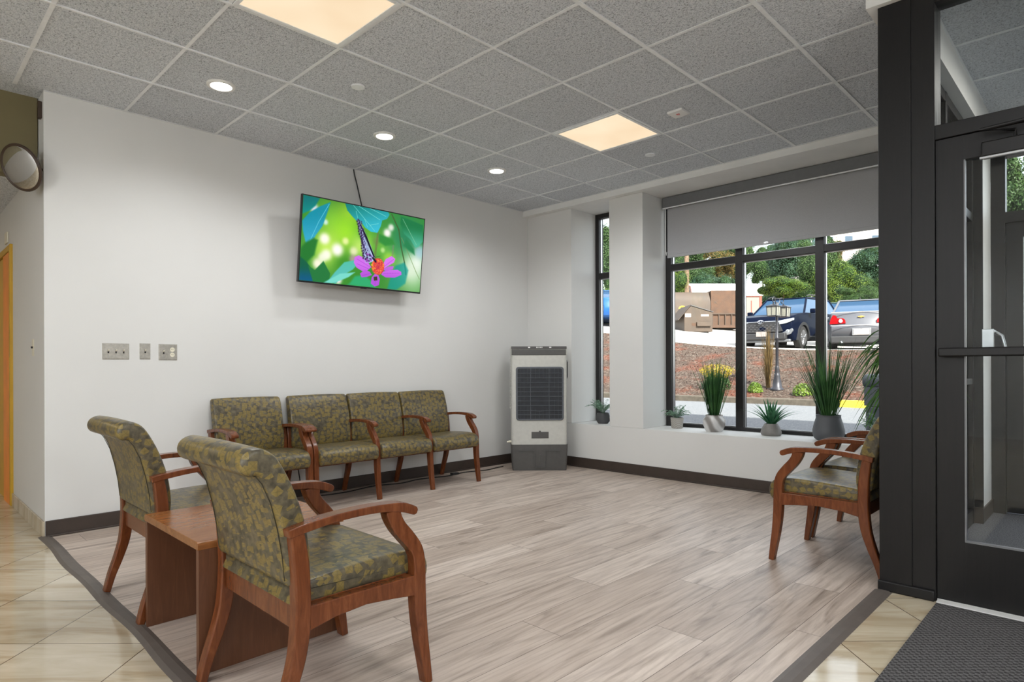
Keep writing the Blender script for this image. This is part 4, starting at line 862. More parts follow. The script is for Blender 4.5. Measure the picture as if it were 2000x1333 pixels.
def leafy_pot(name, loc, potprof, potmat, leafmat, n, R, H, leaf, label, seed=2, fronds=14, lean=(0, 0), fern=False):
    e = empty(name, loc, 0, label, 'potted plant', 'potted plants on the window sills')
    MB().lathe(potprof, n=32).build('pot', potmat, e)
    zt = max(z for r, z in potprof) - .012; rr = min(r for r, z in potprof if z > zt * .7 and r > .01) - .004
    MB().lathe([(.001, zt - .004), (rr, zt - .004), (rr, zt), (.001, zt)], n=20).build('soil', M['soil'], e)
    rnd = random.Random(seed); mb = MB(); st = MB()
    for i in range(fronds):
        a = rnd.random() * 6.283; d = Vector((math.cos(a), math.sin(a), 0)); rad = R * (.35 + .65 * rnd.random()); h = H * (.45 + .55 * rnd.random()); pts = []
        for k in range(9):
            t_ = k / 8; pts.append(Vector((0, 0, zt)) + d * rad * t_ ** .9 + Vector((lean[0] * t_, lean[1] * t_, h * (1.6 * t_ - t_ * t_ * (1.15 if rad > R * .7 else .7)))))
        st.tube(pts, .0012, 4)
        for k in range(n):
            t_ = .2 + .8 * k / n; q = min(7, int(t_ * 8)); p = pts[q].lerp(pts[q + 1], t_ * 8 - q); fw = (pts[q + 1] - pts[q]).normalized(); sdv = fw.cross(Vector((0, 0, 1))).normalized()
            for s in (-1, 1):
                dr = (sdv * s + fw * (.5 if fern else rnd.uniform(-.2, .8)) + Vector((0, 0, rnd.uniform(-.3, .5)))).normalized(); l = leaf * (1.1 - .7 * t_ if fern else rnd.uniform(.7, 1.2)); w = (leaf * .10 if fern else leaf * .36)
                cr = dr.cross(Vector((rnd.uniform(-.3, .3), rnd.uniform(-.3, .3), 1))).normalized()
                mb.add([p, p + dr * l * .5 + cr * w, p + dr * l, p + dr * l * .5 - cr * w], [(0, 1, 2, 3)])
    fo = mb.build('foliage', leafmat, e, smooth=False); st.build('stems', leafmat, fo)
    return e
hex_pot = [(.001, 0), (.052, 0), (.066, .02), (.072, .05), (.070, .09), (.062, .115), (.056, .118), (.055, .10), (.001, .10)]
leafy_pot('potted_fern', (.925, .075, SILL), hex_pot, M['pot_dark'], M['fern'], 14, .24, .19, .045, 'small airy fern in a dark faceted pot on the narrow window sill', 5, 26, fern=True)
cyl = [(.001, 0), (.052, 0), (.056, .01), (.062, .09), (.064, .105), (.058, .107), (.056, .09), (.001, .09)]
leafy_pot('potted_plant', (1.765, .165, SILL), cyl, M['pot_weave'], M['fern'], 12, .175, .15, .020, 'small leafy plant in a woven grey pot at the left end of the wide sill', 8, 30)
marb = [(.001, 0), (.072, 0), (.084, .02), (.100, .06), (.103, .095), (.094, .125), (.078, .14), (.076, .152), (.080, .158), (.070, .158), (.068, .13), (.001, .13)]
blade_pot('potted_grass', (2.180, .120, SILL), marb, M['pot_marble'], M['grass'], 190, .60, .42, .0042, 'tall green grass plant in a marbled white and grey pot', .15, 3, .055, squash=.6, minl=.6)
tap = [(.001, 0), (.076, 0), (.084, .008), (.088, .03), (.076, .07), (.058, .10), (.056, .106), (.050, .106), (.048, .09), (.001, .09)]
blade_pot('potted_agave', (2.705, .150, SILL), tap, M['pot_grey'], M['agave'], 46, .265, 1.0, .0135, 'spiky green agave in a squat grey tapered pot in the middle of the wide sill', .8, 6, .02, minl=.7)
urn = [(.001, 0), (.088, 0), (.108, .015), (.121, .05), (.122, .085), (.110, .14), (.096, .185), (.093, .205), (.097, .212), (.088, .212), (.085, .18), (.001, .18)]
blade_pot('potted_grass', (3.195, .110, SILL), urn, M['pot_char'], M['grass'], 200, .70, .62, .0048, 'tall dark grass plant in a large charcoal urn behind the right chairs', .25, 9, .06, squash=.6, minl=.5)
leafy_pot('potted_plant', (3.56, .10, SILL), cyl, M['pot_dark'], M['fern'], 9, .16, .17, .026, 'small pale leafy plant on the sill behind the right armchair back', 12, 30)
# palm beside the post
e = empty('potted_palm', (3.84, -.36, 0), 0, 'dark green palm leaning out from behind the entrance post near the right chairs', 'potted plant')
MB().lathe([(.001, 0), (.12, 0), (.135, .02), (.15, .28), (.155, .30), (.143, .30), (.14, .26), (.001, .26)], n=28).build('pot', M['pot_dark'], e)
mb = MB(); mb.tube([(0, 0, .25), (-.01, 0, .6), (-.02, .01, .95), (-.03, .02, 1.28)], [.02, .017, .014, .01], 8); mb.tube([(.03, .03, .25), (.05, .03, .6), (.06, .04, 1.0)], [.015, .013, .009], 8); mb.build('trunk', M['bark'], e)
rnd = random.Random(21); mb = MB()
for ci, (cx_, cy_, cz_) in enumerate([(-.03, .02, 1.27), (-.02, .01, 1.13), (.06, .04, 1.0), (-.02, 0, .95), (-.06, .0, 1.2)]):
    for i in range(28):
        a = rnd.random() * 6.283; el = rnd.uniform(.1, 1.0); l = rnd.uniform(.26, .40); d = Vector((math.cos(a), math.sin(a), 0)); pts = []; ws = []
        for k in range(9):
            t_ = k / 8; pts.append(Vector((cx_, cy_, cz_)) + d * l * (t_ * .95) + Vector((0, 0, l * (el * t_ - 1.15 * t_ * t_)))); ws.append(.0095 * math.sin(math.pi * min(1, .12 + t_ * .88)) ** .7 + .0004)
        mb.quadstrip(pts, Vector((-d.y, d.x, .25 * rnd.uniform(-1, 1))).normalized(), ws)
mb.build('foliage', M['palm'], e, angle=180)

# ------------------------------------------------------------------ outdoors: ground
def lot(x, y):
    a = .011 * min(x, 0) ** 2 if x > -8 else .704 + .14 * (-8 - x)
    return 1.52 + min(a, 3.4) + .03 * (y - 14)
def ground(x, y):
    if y < 4.6: t_ = min(1, max(0, (y - 2.2) / 2.4)); return .30 * t_ * t_ * (3 - 2 * t_)
    if y < 7.5: return .30
    if y < 13.7:
        t_ = (y - 7.5) / 6.2; return .42 + t_ * (lot(x, 13.7) - .42) + .05 * math.sin(x * 1.7) * math.sin(math.pi * t_)
    return lot(x, y)
def sheet(name, x0, x1, y0, y1, nx, ny, mat, dz=0):
    vs = []; fs = []
    for j in range(ny + 1):
        for i in range(nx + 1):
            x = x0 + (x1 - x0) * i / nx; y = y0 + (y1 - y0) * j / ny; vs.append((x, y, ground(x, y) + dz))
    for j in range(ny):
        for i in range(nx): a = j * (nx + 1) + i; fs.append((a, a + 1, a + nx + 2, a + nx + 1))
    return struct(MB().add(vs, fs).build(name, mat))
sheet('asphalt_drive', -30, 30, .46, 7.3, 6, 30, M['asphalt'])
tag(struct(MB().box((-30, 7.3, .1), (30, 7.5, .425)).build('curb', M['curb'], bevel=.02)), 'pale concrete curb')
sheet('mulch_bank', -30, 30, 7.5, 13.7, 120, 16, M['mulch'])
sheet('parking_lot', -60, 40, 13.7, 70, 50, 30, M['lotm'])
MBk = MB(); rnd = random.Random(5)      # loose bark chips on the bank
for i in range(9000):
    x = rnd.uniform(-9, 4.5); y = 7.52 + 6.1 * rnd.random(); z = ground(x, y) + .004; a = rnd.random() * 6.28; l = rnd.uniform(.010, .026); w = l * .5
    dx, dy = math.cos(a) * l, math.sin(a) * l; ex_, ey_ = -math.sin(a) * w, math.cos(a) * w; k = rnd.uniform(-.02, .03)
    MBk.k = 0 if rnd.random() < .55 else (1 if rnd.random() < .6 else 2); MBk.add([(x - dx, y - dy, z), (x + ex_, y + ey_, z + .01), (x + dx, y + dy, z + .01 + abs(k)), (x - ex_, y - ey_, z + .015)], [(0, 1, 2, 3)])
chip2 = plain('pale_bark_chip', (84, 74, 66), .9, 0, .15, 2); chip1 = plain('dark_bark_chip', (50, 38, 32), .9, 0, .2, 2); chip3 = plain('red_bark_chip', (104, 60, 46), .9, 0, .2, 2)
tag(MBk.build('bark_chips', [chip1, chip2, chip3], smooth=False), 'loose bark chips scattered over the sloping bed between the drive and the parking lot', 'mulch', kind='stuff')
MB().box((1.15, 7.285, .28), (1.75, 7.302, .43)); tag(MB().box((1.15, 7.28, .28), (1.75, 7.40, .431)).build('curb_paint', M['yellowpaint']), 'short yellow painted section of the curb', 'curb paint')

# ------------------------------------------------------------------ cars
def arch(yc, r, z0, n=10):
    return [(yc - r * math.cos(math.pi * k / n), max(z0, .02 + z0 * 0 + .33 + r * math.sin(math.pi * k / n))) for k in range(n + 1)]
def wheel(parent, x, y, r, s):
    mb = MB(); pr_ = [(.55 * r, -.10), (.9 * r, -.105), (r, -.085), (r, .085), (.9 * r, .105), (.55 * r, .10)]
    mb.lathe(pr_, n=32); mb.xf(Matrix.Translation((x, y, r)) @ Matrix.Rotation(math.pi / 2, 4, 'Y')); w = mb.build('wheel', M['tyre'], parent)
    mb = MB(); xo = x + s * .095
    mb.lathe([(.60 * r, -.01), (.68 * r, -.01), (.68 * r, .01), (.60 * r, .01)], n=28); mb.lathe([(.001, -.012), (.15 * r, -.012), (.15 * r, .012), (.001, .012)], n=14); mb.xf(Matrix.Translation((xo, y, r)) @ Matrix.Rotation(math.pi / 2, 4, 'Y'))
    for k in range(5):
        a = 2 * math.pi * k / 5 + .3; c, s2 = math.cos(a), math.sin(a)
        for q in (-.16, .16):
            p0 = Vector((xo, y + c * .1 * r, r + s2 * .1 * r)); p1 = Vector((xo, y + math.cos(a + q) * .64 * r, r + math.sin(a + q) * .64 * r)); mb.tube([p0, p1], .022, 5)
    mb.build('rim', M['rimalloy'], w)
def car_body(prof, hw, y0t, taper, zt=None):
    """side profile extruded with sections so the nose and tail narrow in plan"""
    mb = MB(); n = len(prof); xs = [-1, -.94, -.62, 0, .62, .94, 1]; vs = []
    for s in xs:
        for (y, z) in prof:
            t_ = max(0, (abs(y) - y0t) / .7); f = 1 - taper * t_ * t_; tum = 1 - .05 * max(0, (z - .75) / .4) - (.03 if z < .35 else 0)
            end = 1 if abs(s) < .97 else .985
            vs.append((s * hw * f * tum * (1 if abs(s) < 1 else 1.0), y - math.copysign(.17 * s * s * min(1, t_ * 1.2), y), z))
    fs = []
    for j in range(len(xs) - 1):
        for i in range(n): fs.append((j * n + i, j * n + (i + 1) % n, (j + 1) * n + (i + 1) % n, (j + 1) * n + i))
    fs += [tuple(range(n)), tuple(range(len(xs) * n - 1, (len(xs) - 1) * n - 1, -1))]
    mb.add(vs, fs); return mb
def greenhouse(parent, base, top, hb, ht, glassm, paint):
    """base=(y rear, y front, z), top=(y rear, y front, z)"""
    yr, yf, zb = base; tr_, tf, zt = top
    mb = MB(); v = [(-hb, yr, zb), (hb, yr, zb), (hb, yf, zb), (-hb, yf, zb), (-ht, tr_, zt), (ht, tr_, zt), (ht, tf, zt), (-ht, tf, zt)]
    mb.add(v, [(0, 3, 2, 1), (4, 5, 6, 7), (0, 1, 5, 4), (1, 2, 6, 5), (2, 3, 7, 6), (3, 0, 4, 7)]); g = mb.build('windows', glassm, parent, bevel=.02)
    mb = MB(); r = .035
    for s in (-1, 1):
        for a, b in (((s * hb, yr, zb), (s * ht, tr_, zt)), ((s * hb, yf, zb), (s * ht, tf, zt)), ((s * ht, tr_, zt), (s * ht, tf, zt)), ((s * (hb + .005), (yr + yf) / 2 - .1, zb), (s * (ht + .005), (tr_ + tf) / 2 - .05, zt)), ((s * (hb + .003), yr * .62 + yf * .38, zb), (s * (ht + .003), tr_ * .82 + tf * .18, zt))): mb.tube([a, b], r, 6)
    mb.tube([(-ht, tf, zt), (ht, tf, zt)], r, 6); mb.tube([(-ht, tr_, zt), (ht, tr_, zt)], r, 6)
    P = [(tr_ - .06, zt - .005), (tr_ + .25, zt + .045), ((tr_ + tf) / 2, zt + .06), (tf - .25, zt + .045), (tf + .04, zt - .005)]
    mb.prism([(y, z) for y, z in P], YZ, -ht, ht); mb.build('roof', paint, parent, bevel=.02)
# dark blue sport utility vehicle, nose toward the building
e = empty('car', (-3.34, 17.1, 1.655), math.pi, 'dark blue sport utility car parked nose first toward the building behind the lamp post', 'car', 'cars in the parking lot')
e.rotation_euler = (math.radians(-1.5), 0, math.pi); e.scale = (1.07, 1.07, 1.07)
A_ = arch(1.39, .42, .26); B_ = arch(-1.30, .42, .26)
prof = [(-2.22, .42), (-2.15, .27), (B_[0][0], .26)] + B_[1:-1] + [(B_[-1][0], .26), (A_[0][0], .26)] + A_[1:-1] + [(A_[-1][0], .26), (2.12, .26), (2.24, .42), (2.29, .62), (2.25, .86), (2.12, 1.00), (1.75, 1.07), (1.02, 1.12), (-1.9, 1.14), (-2.25, 1.10), (-2.30, .8)]
bd = car_body(prof, .915, 1.6, .09).build('body', M['navy'], e, bevel=.03, seg=3, angle=50)
greenhouse(e, (-2.20, 1.05, 1.10), (-1.75, .30, 1.62), .80, .62, M['carglass'], M['navy'])
for s in (-1, 1):
    mb = MB(); mb.tube([(s * .60, -1.6, 1.70), (s * .61, -1.3, 1.735), (s * .61, .0, 1.735), (s * .60, .25, 1.69)], .018, 6); mb.build('roof_rail', M['clad'], e)
    for yc in (1.39, -1.30):
        mb = MB()
        vs = []; fs = []
        for k in range(13):
            a = math.pi * k / 12
            for rr in (.40, .49):
                for xo in (s * .80, s * .925): vs.append((xo, yc - rr * math.cos(a), .33 + rr * math.sin(a) * (1 if k not in (0, 12) else 1) - (.06 if k in (0, 12) else 0)))
        for k in range(12):
            for q in ((0, 1, 3, 2),):
                a0 = 4 * k; b0 = 4 * (k + 1)
                fs += [(a0 + 1, b0 + 1, b0 + 3, a0 + 3), (a0, b0, b0 + 1, a0 + 1), (a0 + 2, a0 + 3, b0 + 3, b0 + 2)]
        mb.add(vs, fs); mb.build('wheel_arch', M['clad'], e)
    mb = MB(); mb.box((s * .86, -.86, .24), (s * .925, .96, .40)); mb.build('sill_cladding', M['clad'], e, bevel=.02)
    mb = MB(); mb.box((min(s * .90, s * 1.06), .72, 1.10), (max(s * .90, s * 1.06), .86, 1.24)); mb.build('mirror', M['navy'], e, bevel=.03)
    mb = MB(); P = [(s * .38, .80), (s * .50, .86), (s * .86, .93), (s * .87, .86), (s * .70, .78), (s * .5, .745)]
    mb.prism(P, lambda a, b, d: (a, 2.27 + d - .17 * (abs(a) / .915) ** 2 - max(0, b - .84) * .55, b), -.06, .018); mb.build('headlight', M['headlamp'], e, bevel=.008)
    mb = MB(); mb.lathe([(.001, 0), (.055, 0), (.05, .02), (.001, .02)], n=16); mb.xf(Matrix.Translation((s * .72, 2.165, .54)) @ Matrix.Rotation(-math.pi / 2, 4, 'X')); mb.build('fog_light', M['headlamp'], e)
    mb = MB(); mb.prism([(s * .84, .62), (s * .52, .47), (s * .44, .39), (s * .50, .37), (s * .80, .45), (s * .87, .56)], lambda a, b, d: (a, 2.275 + d - .17 * (abs(a) / .915) ** 2, b), -.03, .025); mb.build('bumper_trim', M['bumpertrim'], e, bevel=.008)
    for yc in (1.39, -1.30): wheel(e, s * .80, yc, .345, s)
mb = MB(); mb.prism([(-.50, .80), (-.36, .83), (.36, .83), (.50, .80), (.60, .55), (.48, .52), (-.48, .52), (-.60, .55)], lambda a, b, d: (a, 2.315 + d - .17 * (abs(a) / .915) ** 2, b), -.04, .02); gr = mb.build('grille', M['clad'], e)
mb = MB()
for r_ in range(4):
    for k in range(9):
        x = -.48 + k * .12 + (.06 if r_ % 2 else 0)
        if abs(x) < .5: yy = 2.338 - .17 * (x / .915) ** 2; mb.tube([(x - .035, yy, .565 + r_ * .055), (x, yy, .578 + r_ * .055), (x + .035, yy, .565 + r_ * .055)], .0035, 4)
mb.tube([(-.55, 2.255, .845), (-.10, 2.31, .845)], .012, 6); mb.tube([(.10, 2.31, .845), (.55, 2.255, .845)], .012, 6); mb.build('grille_mesh', M['alu'], gr)
mb = MB()
ell = lambda rx, rz, cz=0: [(rx * math.cos(a), 2.345, .835 + cz + rz * math.sin(a)) for a in [2 * math.pi * i / 20 for i in range(21)]]
mb.tube(ell(.085, .058), .008, 6, False); mb.tube(ell(.030, .052), .006, 5, False); mb.tube(ell(.058, .020, .018), .006, 5, False); mb.build('emblem', M['chrome'], e)
MB().box((-.70, 2.12, .30), (.70, 2.30, .50)).build('lower_bumper', M['clad'], e, bevel=.03); MB().box((-.15, 2.30, .40), (.16, 2.315, .545)).build('number_plate', M['plate'], e, bevel=.004)
MB().box((-.80, 2.10, .22), (.80, 2.22, .31)).build('skid_plate', M['bumpertrim'], e, bevel=.03)
# silver saloon from behind (and a dark one further off)
def saloon(loc, rz, paint, label, detail=True, scale=1):
    e = empty('car', loc, rz, label, 'car', 'cars in the parking lot'); e.scale = (scale, scale, scale * 1.06)
    A_ = arch(1.45, .37, .22); B_ = arch(-1.35, .37, .22)
    A_ = [(a, b - .03) for a, b in A_]; B_ = [(a, b - .03) for a, b in B_]
    prof = [(-2.28, .40), (-2.20, .28), (B_[0][0], .22)] + B_[1:-1] + [(B_[-1][0], .20), (A_[0][0], .20)] + A_[1:-1] + [(A_[-1][0], .22), (2.2, .24), (2.35, .42), (2.36, .58), (2.2, .72), (1.9, .80), (1.15, .92), (-1.35, .98), (-1.75, 1.03), (-2.18, 1.06), (-2.24, 1.02), (-2.26, .80), (-2.33, .66), (-2.34, .52)]
    bd = car_body(prof, .89, 1.5, .09).build('body', paint, e, bevel=.03, seg=3, angle=50)
    greenhouse(e, (-1.86, 1.20, .95), (-1.02, .30, 1.46), .79, .58, M['carglass'], paint)
    for s in (-1, 1):
        for yc in (1.45, -1.35): wheel(e, s * .78, yc, .32, s)
        mb = MB(); mb.box((min(s * .86, s * 1.02), .78, .98), (max(s * .86, s * 1.02), .90, 1.11)); mb.build('mirror', paint, e, bevel=.03)
    if detail:
        rear = lambda k: (lambda a, b, d: (a, -2.285 + k + d + .17 * (abs(a) / .89) ** 2, b))
        for s in (-1, 1):
            mb = MB(); mb.prism([(s * .40, .73), (s * .415, .83), (s * .47, .875), (s * .66, .88), (s * .66, .725)], rear(0), -.035, .05); mb.prism([(s * .62, .72), (s * .62, .88), (s * .66, .96), (s * .74, .975), (s * .80, .86), (s * .83, .72)], rear(0), -.033, .05); tl = mb.build('tail_light', M['tail'], e)
            mb = MB(); mb.lathe([(.001, 0), (.058, 0), (.052, .016), (.001, .016)], n=20); mb.xf(Matrix.Translation((s * .53, -2.256, .80)) @ Matrix.Rotation(math.pi / 2, 4, 'X')); mb.build('reverse_lamp', M['headlamp'], tl)
        MB().box((-.19, -2.345, .40), (.27 - .06, -2.33, .555)).build('number_plate', M['plate'], e, bevel=.004)
        mb = MB(); mb.box((-.23, -2.336, .385), (.25, -2.325, .58)); mb.build('plate_recess', M['alu'], e, bevel=.006)
        mb = MB(); mb.prism([(-.085, -.016), (-.03, -.016), (-.03, -.028), (.036, -.028), (.036, -.016), (.085, -.016), (.085, .016), (.03, .016), (.03, .028), (-.036, .028), (-.036, .016), (-.085, .016)], lambda a, b, d: (a + b * .3, -2.262 + d, .905 + b), -.012, .01); mb.build('emblem', M['gold'], e, bevel=.003)
        MB().box((-.80, -2.33, .17), (.80, -1.95, .37)).build('lower_bumper', M['clad'], e, bevel=.03)
        mb = MB(); mb.tube([(-.80, -2.34, .665), (.80, -2.34, .665)], .010, 5); mb.tube([(-.78, -2.25, 1.045), (.78, -2.25, 1.045)], .012, 5); mb.build('trunk_crease', M['chrome'], e)
        mb = MB(); mb.tube([(-.5, -2.2, .20), (-.5, -2.35, .20)], .03, 8); mb.build('exhaust', M['chrome'], e)
        mb = MB(); mb.add([(-.015, -.95, 1.51), (.015, -.95, 1.51), (.015, -.80, 1.52), (-.015, -.80, 1.52), (0, -.93, 1.58)], [(0, 1, 4), (1, 2, 4), (2, 3, 4), (3, 0, 4), (0, 3, 2, 1)]); mb.build('roof_antenna', M['black'], e, smooth=False)
    return e
saloon((-.89, 16.16, 1.545), .2755, M['silver'], 'silver saloon car seen from behind with red tail lights, right of the dark blue car', True, .955)
saloon((-3.3, 23.0, 1.86), .30, M['darkcar'], 'dark green car partly hidden between the blue and the silver cars', False, 1.12)

saloon((-12.9, 19.6, ground(-12.9, 19.6)), .9, M['blue'], 'blue car parked at the left, seen as a sliver through the narrow window', False)

# ------------------------------------------------------------------ skips, shed, pole, building
def FR(F, R): p = CAMP + Fv * F + Rv * R; return p.x, p.y
x, y = FR(30.9, 9.36)
e = empty('dumpster', (x, y, ground(x, y) - .08), YAW, 'small brown peaked dumpster with a grey lid in front of the long brown container', 'dumpster')
mb = MB(); mb.prism([(-.70, 0), (.66, 0), (.66, .92), (-.38, 1.24), (-.70, .88)], XZ, -.9, .9); mb.build('body', M['brownl'], e, bevel=.01)
mb = MB(); mb.prism([(-.40, 1.26), (.70, .93), (.71, .97), (-.38, 1.31)], XZ, -.93, .93); mb.build('lid', M['lid'], e, bevel=.01)
mb = MB(); mb.prism([(-.40, 1.26), (-.38, 1.31), (-.99, .60), (-.98, .56)], XZ, -.93, .93); mb.build('lid', M['brown'], e)
mb = MB(); mb.box((-.12, -1.02, .26), (.56, -.90, .46)); mb.build('fork_pocket', M['brownl'], e, bevel=.01)
mb = MB(); mb.box((-.66, -.905, .70), (-.38, -.90, .88)); mb.box((.10, -.905, .74), (.48, -.90, .84)); mb.build('sticker', M['plate'], e, smooth=False)
MB().box((-.34, -.905, .28), (-.12, -.90, .42)).build('rust_patch', M['rust'], e, smooth=False)
x, y = FR(36.3, 11.0)
e = empty('trash_compactor', (x, y, ground(x, y) - .22), YAW, 'long brown steel waste compactor container behind the small dumpster', 'compactor')
mb = MB(); mb.prism([(-1.1, .25), (-1.1, 1.62), (-.75, 2.18), (1.1, 2.18), (1.1, .25)], lambda a, b, d: (d, a, b), -3.4, .66); mb.build('hopper', M['brown'], e, bevel=.015)
MB().box((-3.4, -1.2, .12), (2.6, 1.1, .26)).build('skid_frame', M['rust'], e)
mb = MB(); mb.box((.70, -1.02, .20), (2.6, 1.0, 2.24)); ct_ = mb.build('container', M['rust'], e, bevel=.01)
mb = MB(); mb.box((.68, -1.12, .88), (2.62, -1.0, .94))
for k in range(6): mb.box((.74 + k * .36, -1.10, .26), (.79 + k * .36, -1.0, .9))
mb.box((.68, -1.12, .20), (2.62, -1.0, .28)); mb.build('rib', M['brown'], ct_)
mb = MB(); mb.prism([(.20 * math.cos(a) * 1.1, .17 * math.sin(a)) for a in [math.pi * k / 10 for k in range(11)]], lambda a, b, d: (a - .95, d - 1.12, b + 1.20), 0, .012); mb.box((-1.17, -1.12, 1.06), (-.73, -1.108, 1.11)); lg = mb.build('logo_sticker', M['yellowpaint'], e, smooth=False)
def text(s, size, loc, rot, mat, parent, name):
    c = bpy.data.curves.new(name, 'FONT'); c.body = s; c.size = size; c.extrude = .004; c.align_x = 'CENTER'; c.align_y = 'CENTER'; c.materials.append(mat)
    tmp = bpy.data.objects.new('tmp', c); COL.objects.link(tmp); bpy.context.view_layer.update(); me = bpy.data.meshes.new_from_object(tmp.evaluated_get(bpy.context.evaluated_depsgraph_get())); bpy.data.objects.remove(tmp)
    if not me.materials: me.materials.append(mat)
    o = bpy.data.objects.new(name, me); COL.objects.link(o); o.location = loc; o.rotation_euler = rot; o.parent = parent; return o
text('EP', .2, (-.95, -1.135, 1.275), (math.pi / 2, 0, 0), M['rust'], lg, 'lettering')
text('IK', .26, (.95, -1.03, 1.55), (math.pi / 2, 0, 0), M['brownl'], ct_, 'lettering')
x, y = FR(46.5, 16.2)
e = empty('storage_shed', (x, y, ground(x, y) - .2), YAW + .0, 'pale barn shaped shed with a bright white metal roof and red trim behind the containers', 'shed')
G = [(-1.2, 0), (1.2, 0), (1.2, 2.55), (-1.2, 2.55)]; zb = 6.20 - (ground(x, y) - .2)
mb = MB(); mb.prism([(-1.15, 0), (1.15, 0), (1.15, zb), (.85, zb + .62), (0, zb + .9), (-.85, zb + .62), (-1.15, zb)], lambda a, b, d: (d, a, b), -2.45, 2.5); mb.build('walls', M['shedwall'], e)
mb = MB()
Pr = [(-1.24, zb - .06), (-.90, zb + .66), (0, zb + .94), (.90, zb + .66), (1.24, zb - .06)]
vs = [(-2.55, a, b) for a, b in Pr] + [(2.6, a, b) for a, b in Pr] + [(-2.55, a * 1.03, b + .05) for a, b in Pr] + [(2.6, a * 1.03, b + .05) for a, b in Pr]
fs = []
for k in range(4): fs += [(k, k + 1, 6 + k, 5 + k), (10 + k, 11 + k, 16 + k, 15 + k), (k, k + 1, 11 + k, 10 + k), (5 + k, 6 + k, 16 + k, 15 + k)]
fs += [(0, 5, 15, 10), (4, 9, 19, 14)]
mb.add(vs, fs); mb.build('roof', M['shedroof'], e, smooth=False)
mb = MB()
for k in range(4): mb.tube([(-2.56, Pr[k][0], Pr[k][1]), (-2.56, Pr[k + 1][0], Pr[k + 1][1])], .05, 4)
mb.box((2.36, -1.19, 0), (2.53, -1.14, zb)); mb.box((1.75, -1.18, .5), (1.80, -1.14, zb - .4)); mb.box((-2.5, -1.19, zb - .12), (2.55, -1.14, zb - .04)); mb.build('trim', M['redtrim'], e, smooth=False)
MB().box((-2.47, -.2, zb + .1), (-2.44, .1, zb + .5)).build('vent', M['lid'], e)
x, y = FR(41.5, 12.15)
o = MB().tube([(0, 0, 0), (0, 0, 11)], [.17, .13], 10).build('utility_pole', M['bark'], None, (x, y, ground(x, y) - .1)); tag(o, 'tall wooden utility pole rising behind the white roofed shed', 'pole')
x, y = FR(68, 37.5)
e = empty('hillside_building', (x, y, ground(x, y) - 1), YAW - .15, 'pale multi storey building rising above the trees at the top right of the window', 'building')
MB().box((-6, -4, 0), (6, 4, 15.5)).build('walls', M['stucco'], e)
for (wx, wz) in [(a_, b_) for a_ in (-4.6, -3.3, -1.4, 1.2, 3.6) for b_ in (8.9, 12.1)]:
    w_ = MB().box((wx - .45, -4.06, wz), (wx + .45, -4.0, wz + 1.5)).build('window', M['white'], e, smooth=False); MB().box((wx - .38, -4.08, wz + .07), (wx + .38, -4.06, wz + 1.43)).build('pane', M['pane'], w_, smooth=False)

# ------------------------------------------------------------------ lamp post, shrubs, bin
lx, ly = -.42, 8.36
e = empty('lamp_post', (lx, ly, ground(lx, ly)), YAW, 'short dark metal lamp post with two square lanterns on the mulch bank', 'lamp post')
MB().lathe([(.13, -.03), (.14, 0), (.13, .03), (.10, .06), (.085, .18), (.06, .30), (.062, .33), (.05, .35), (.052, .38), (.045, .44), (.048, .46), (.035, .52)], n=20).build('base', M['lampmetal'], e)
MB().lathe([(.033, .5), (.030, 1.1), (.038, 1.11), (.038, 1.14), (.028, 1.16), (.026, 1.80), (.034, 1.82), (.03, 1.86), (.012, 1.92), (.001, 1.93)], n=16).build('pole', M['lampmetal'], e)
for s, (ox_, oy_) in enumerate([(-.13, -.13), (.20, .12)]):
    d = Vector((ox_, oy_, 0)).normalized()
    mb = MB(); P = [Vector((0, 0, 1.72)), Vector((0, 0, 1.84)) + d * .03, Vector((0, 0, 1.95)) + d * .10]
    c = d * .17 + Vector((0, 0, 1.94))
    for k in range(14):
        a = math.pi * .8 - k * .42; r_ = .09 * (1 - k / 18); P.append(c + d * r_ * math.cos(a) + Vector((0, 0, r_ * math.sin(a))))
    mb.tube(P, .009, 6); mb.build('scroll', M['lampmetal'], e)
    L = MB(); cz = 1.60
    L.lathe([(.001, cz - .005), (.142, cz - .005), (.142, cz + .012), (.001, cz + .012)], c=(ox_, oy_, 0), n=4); L.lathe([(.172, cz + .215), (.10, cz + .245), (.03, cz + .26), (.012, cz + .29), (.001, cz + .29)], c=(ox_, oy_, 0), n=4); L.lathe([(.172, cz + .205), (.172, cz + .217), (.001, cz + .217)], c=(ox_, oy_, 0), n=4)
    for k in range(4):
        a = math.pi / 2 * k; r1, r2 = .138, .155
        L.tube([(ox_ + r1 * math.cos(a), oy_ + r1 * math.sin(a), cz), (ox_ + r2 * math.cos(a), oy_ + r2 * math.sin(a), cz + .21)], .008, 5)
        for q in (.5,):
            a2 = a + math.pi / 4; rr = .707
            L.tube([(ox_ + r1 * rr * math.cos(a2), oy_ + r1 * rr * math.sin(a2), cz), (ox_ + r2 * rr * math.cos(a2), oy_ + r2 * rr * math.sin(a2), cz + .21)], .004, 4)
    lo = L.build('lantern', M['lampmetal'], e, smooth=False)
    MB().lathe([(.001, cz + .012), (.130, cz + .012), (.147, cz + .206), (.001, cz + .206)], c=(ox_, oy_, 0), n=4).build('lantern_glass', M['frost'], lo, smooth=False)
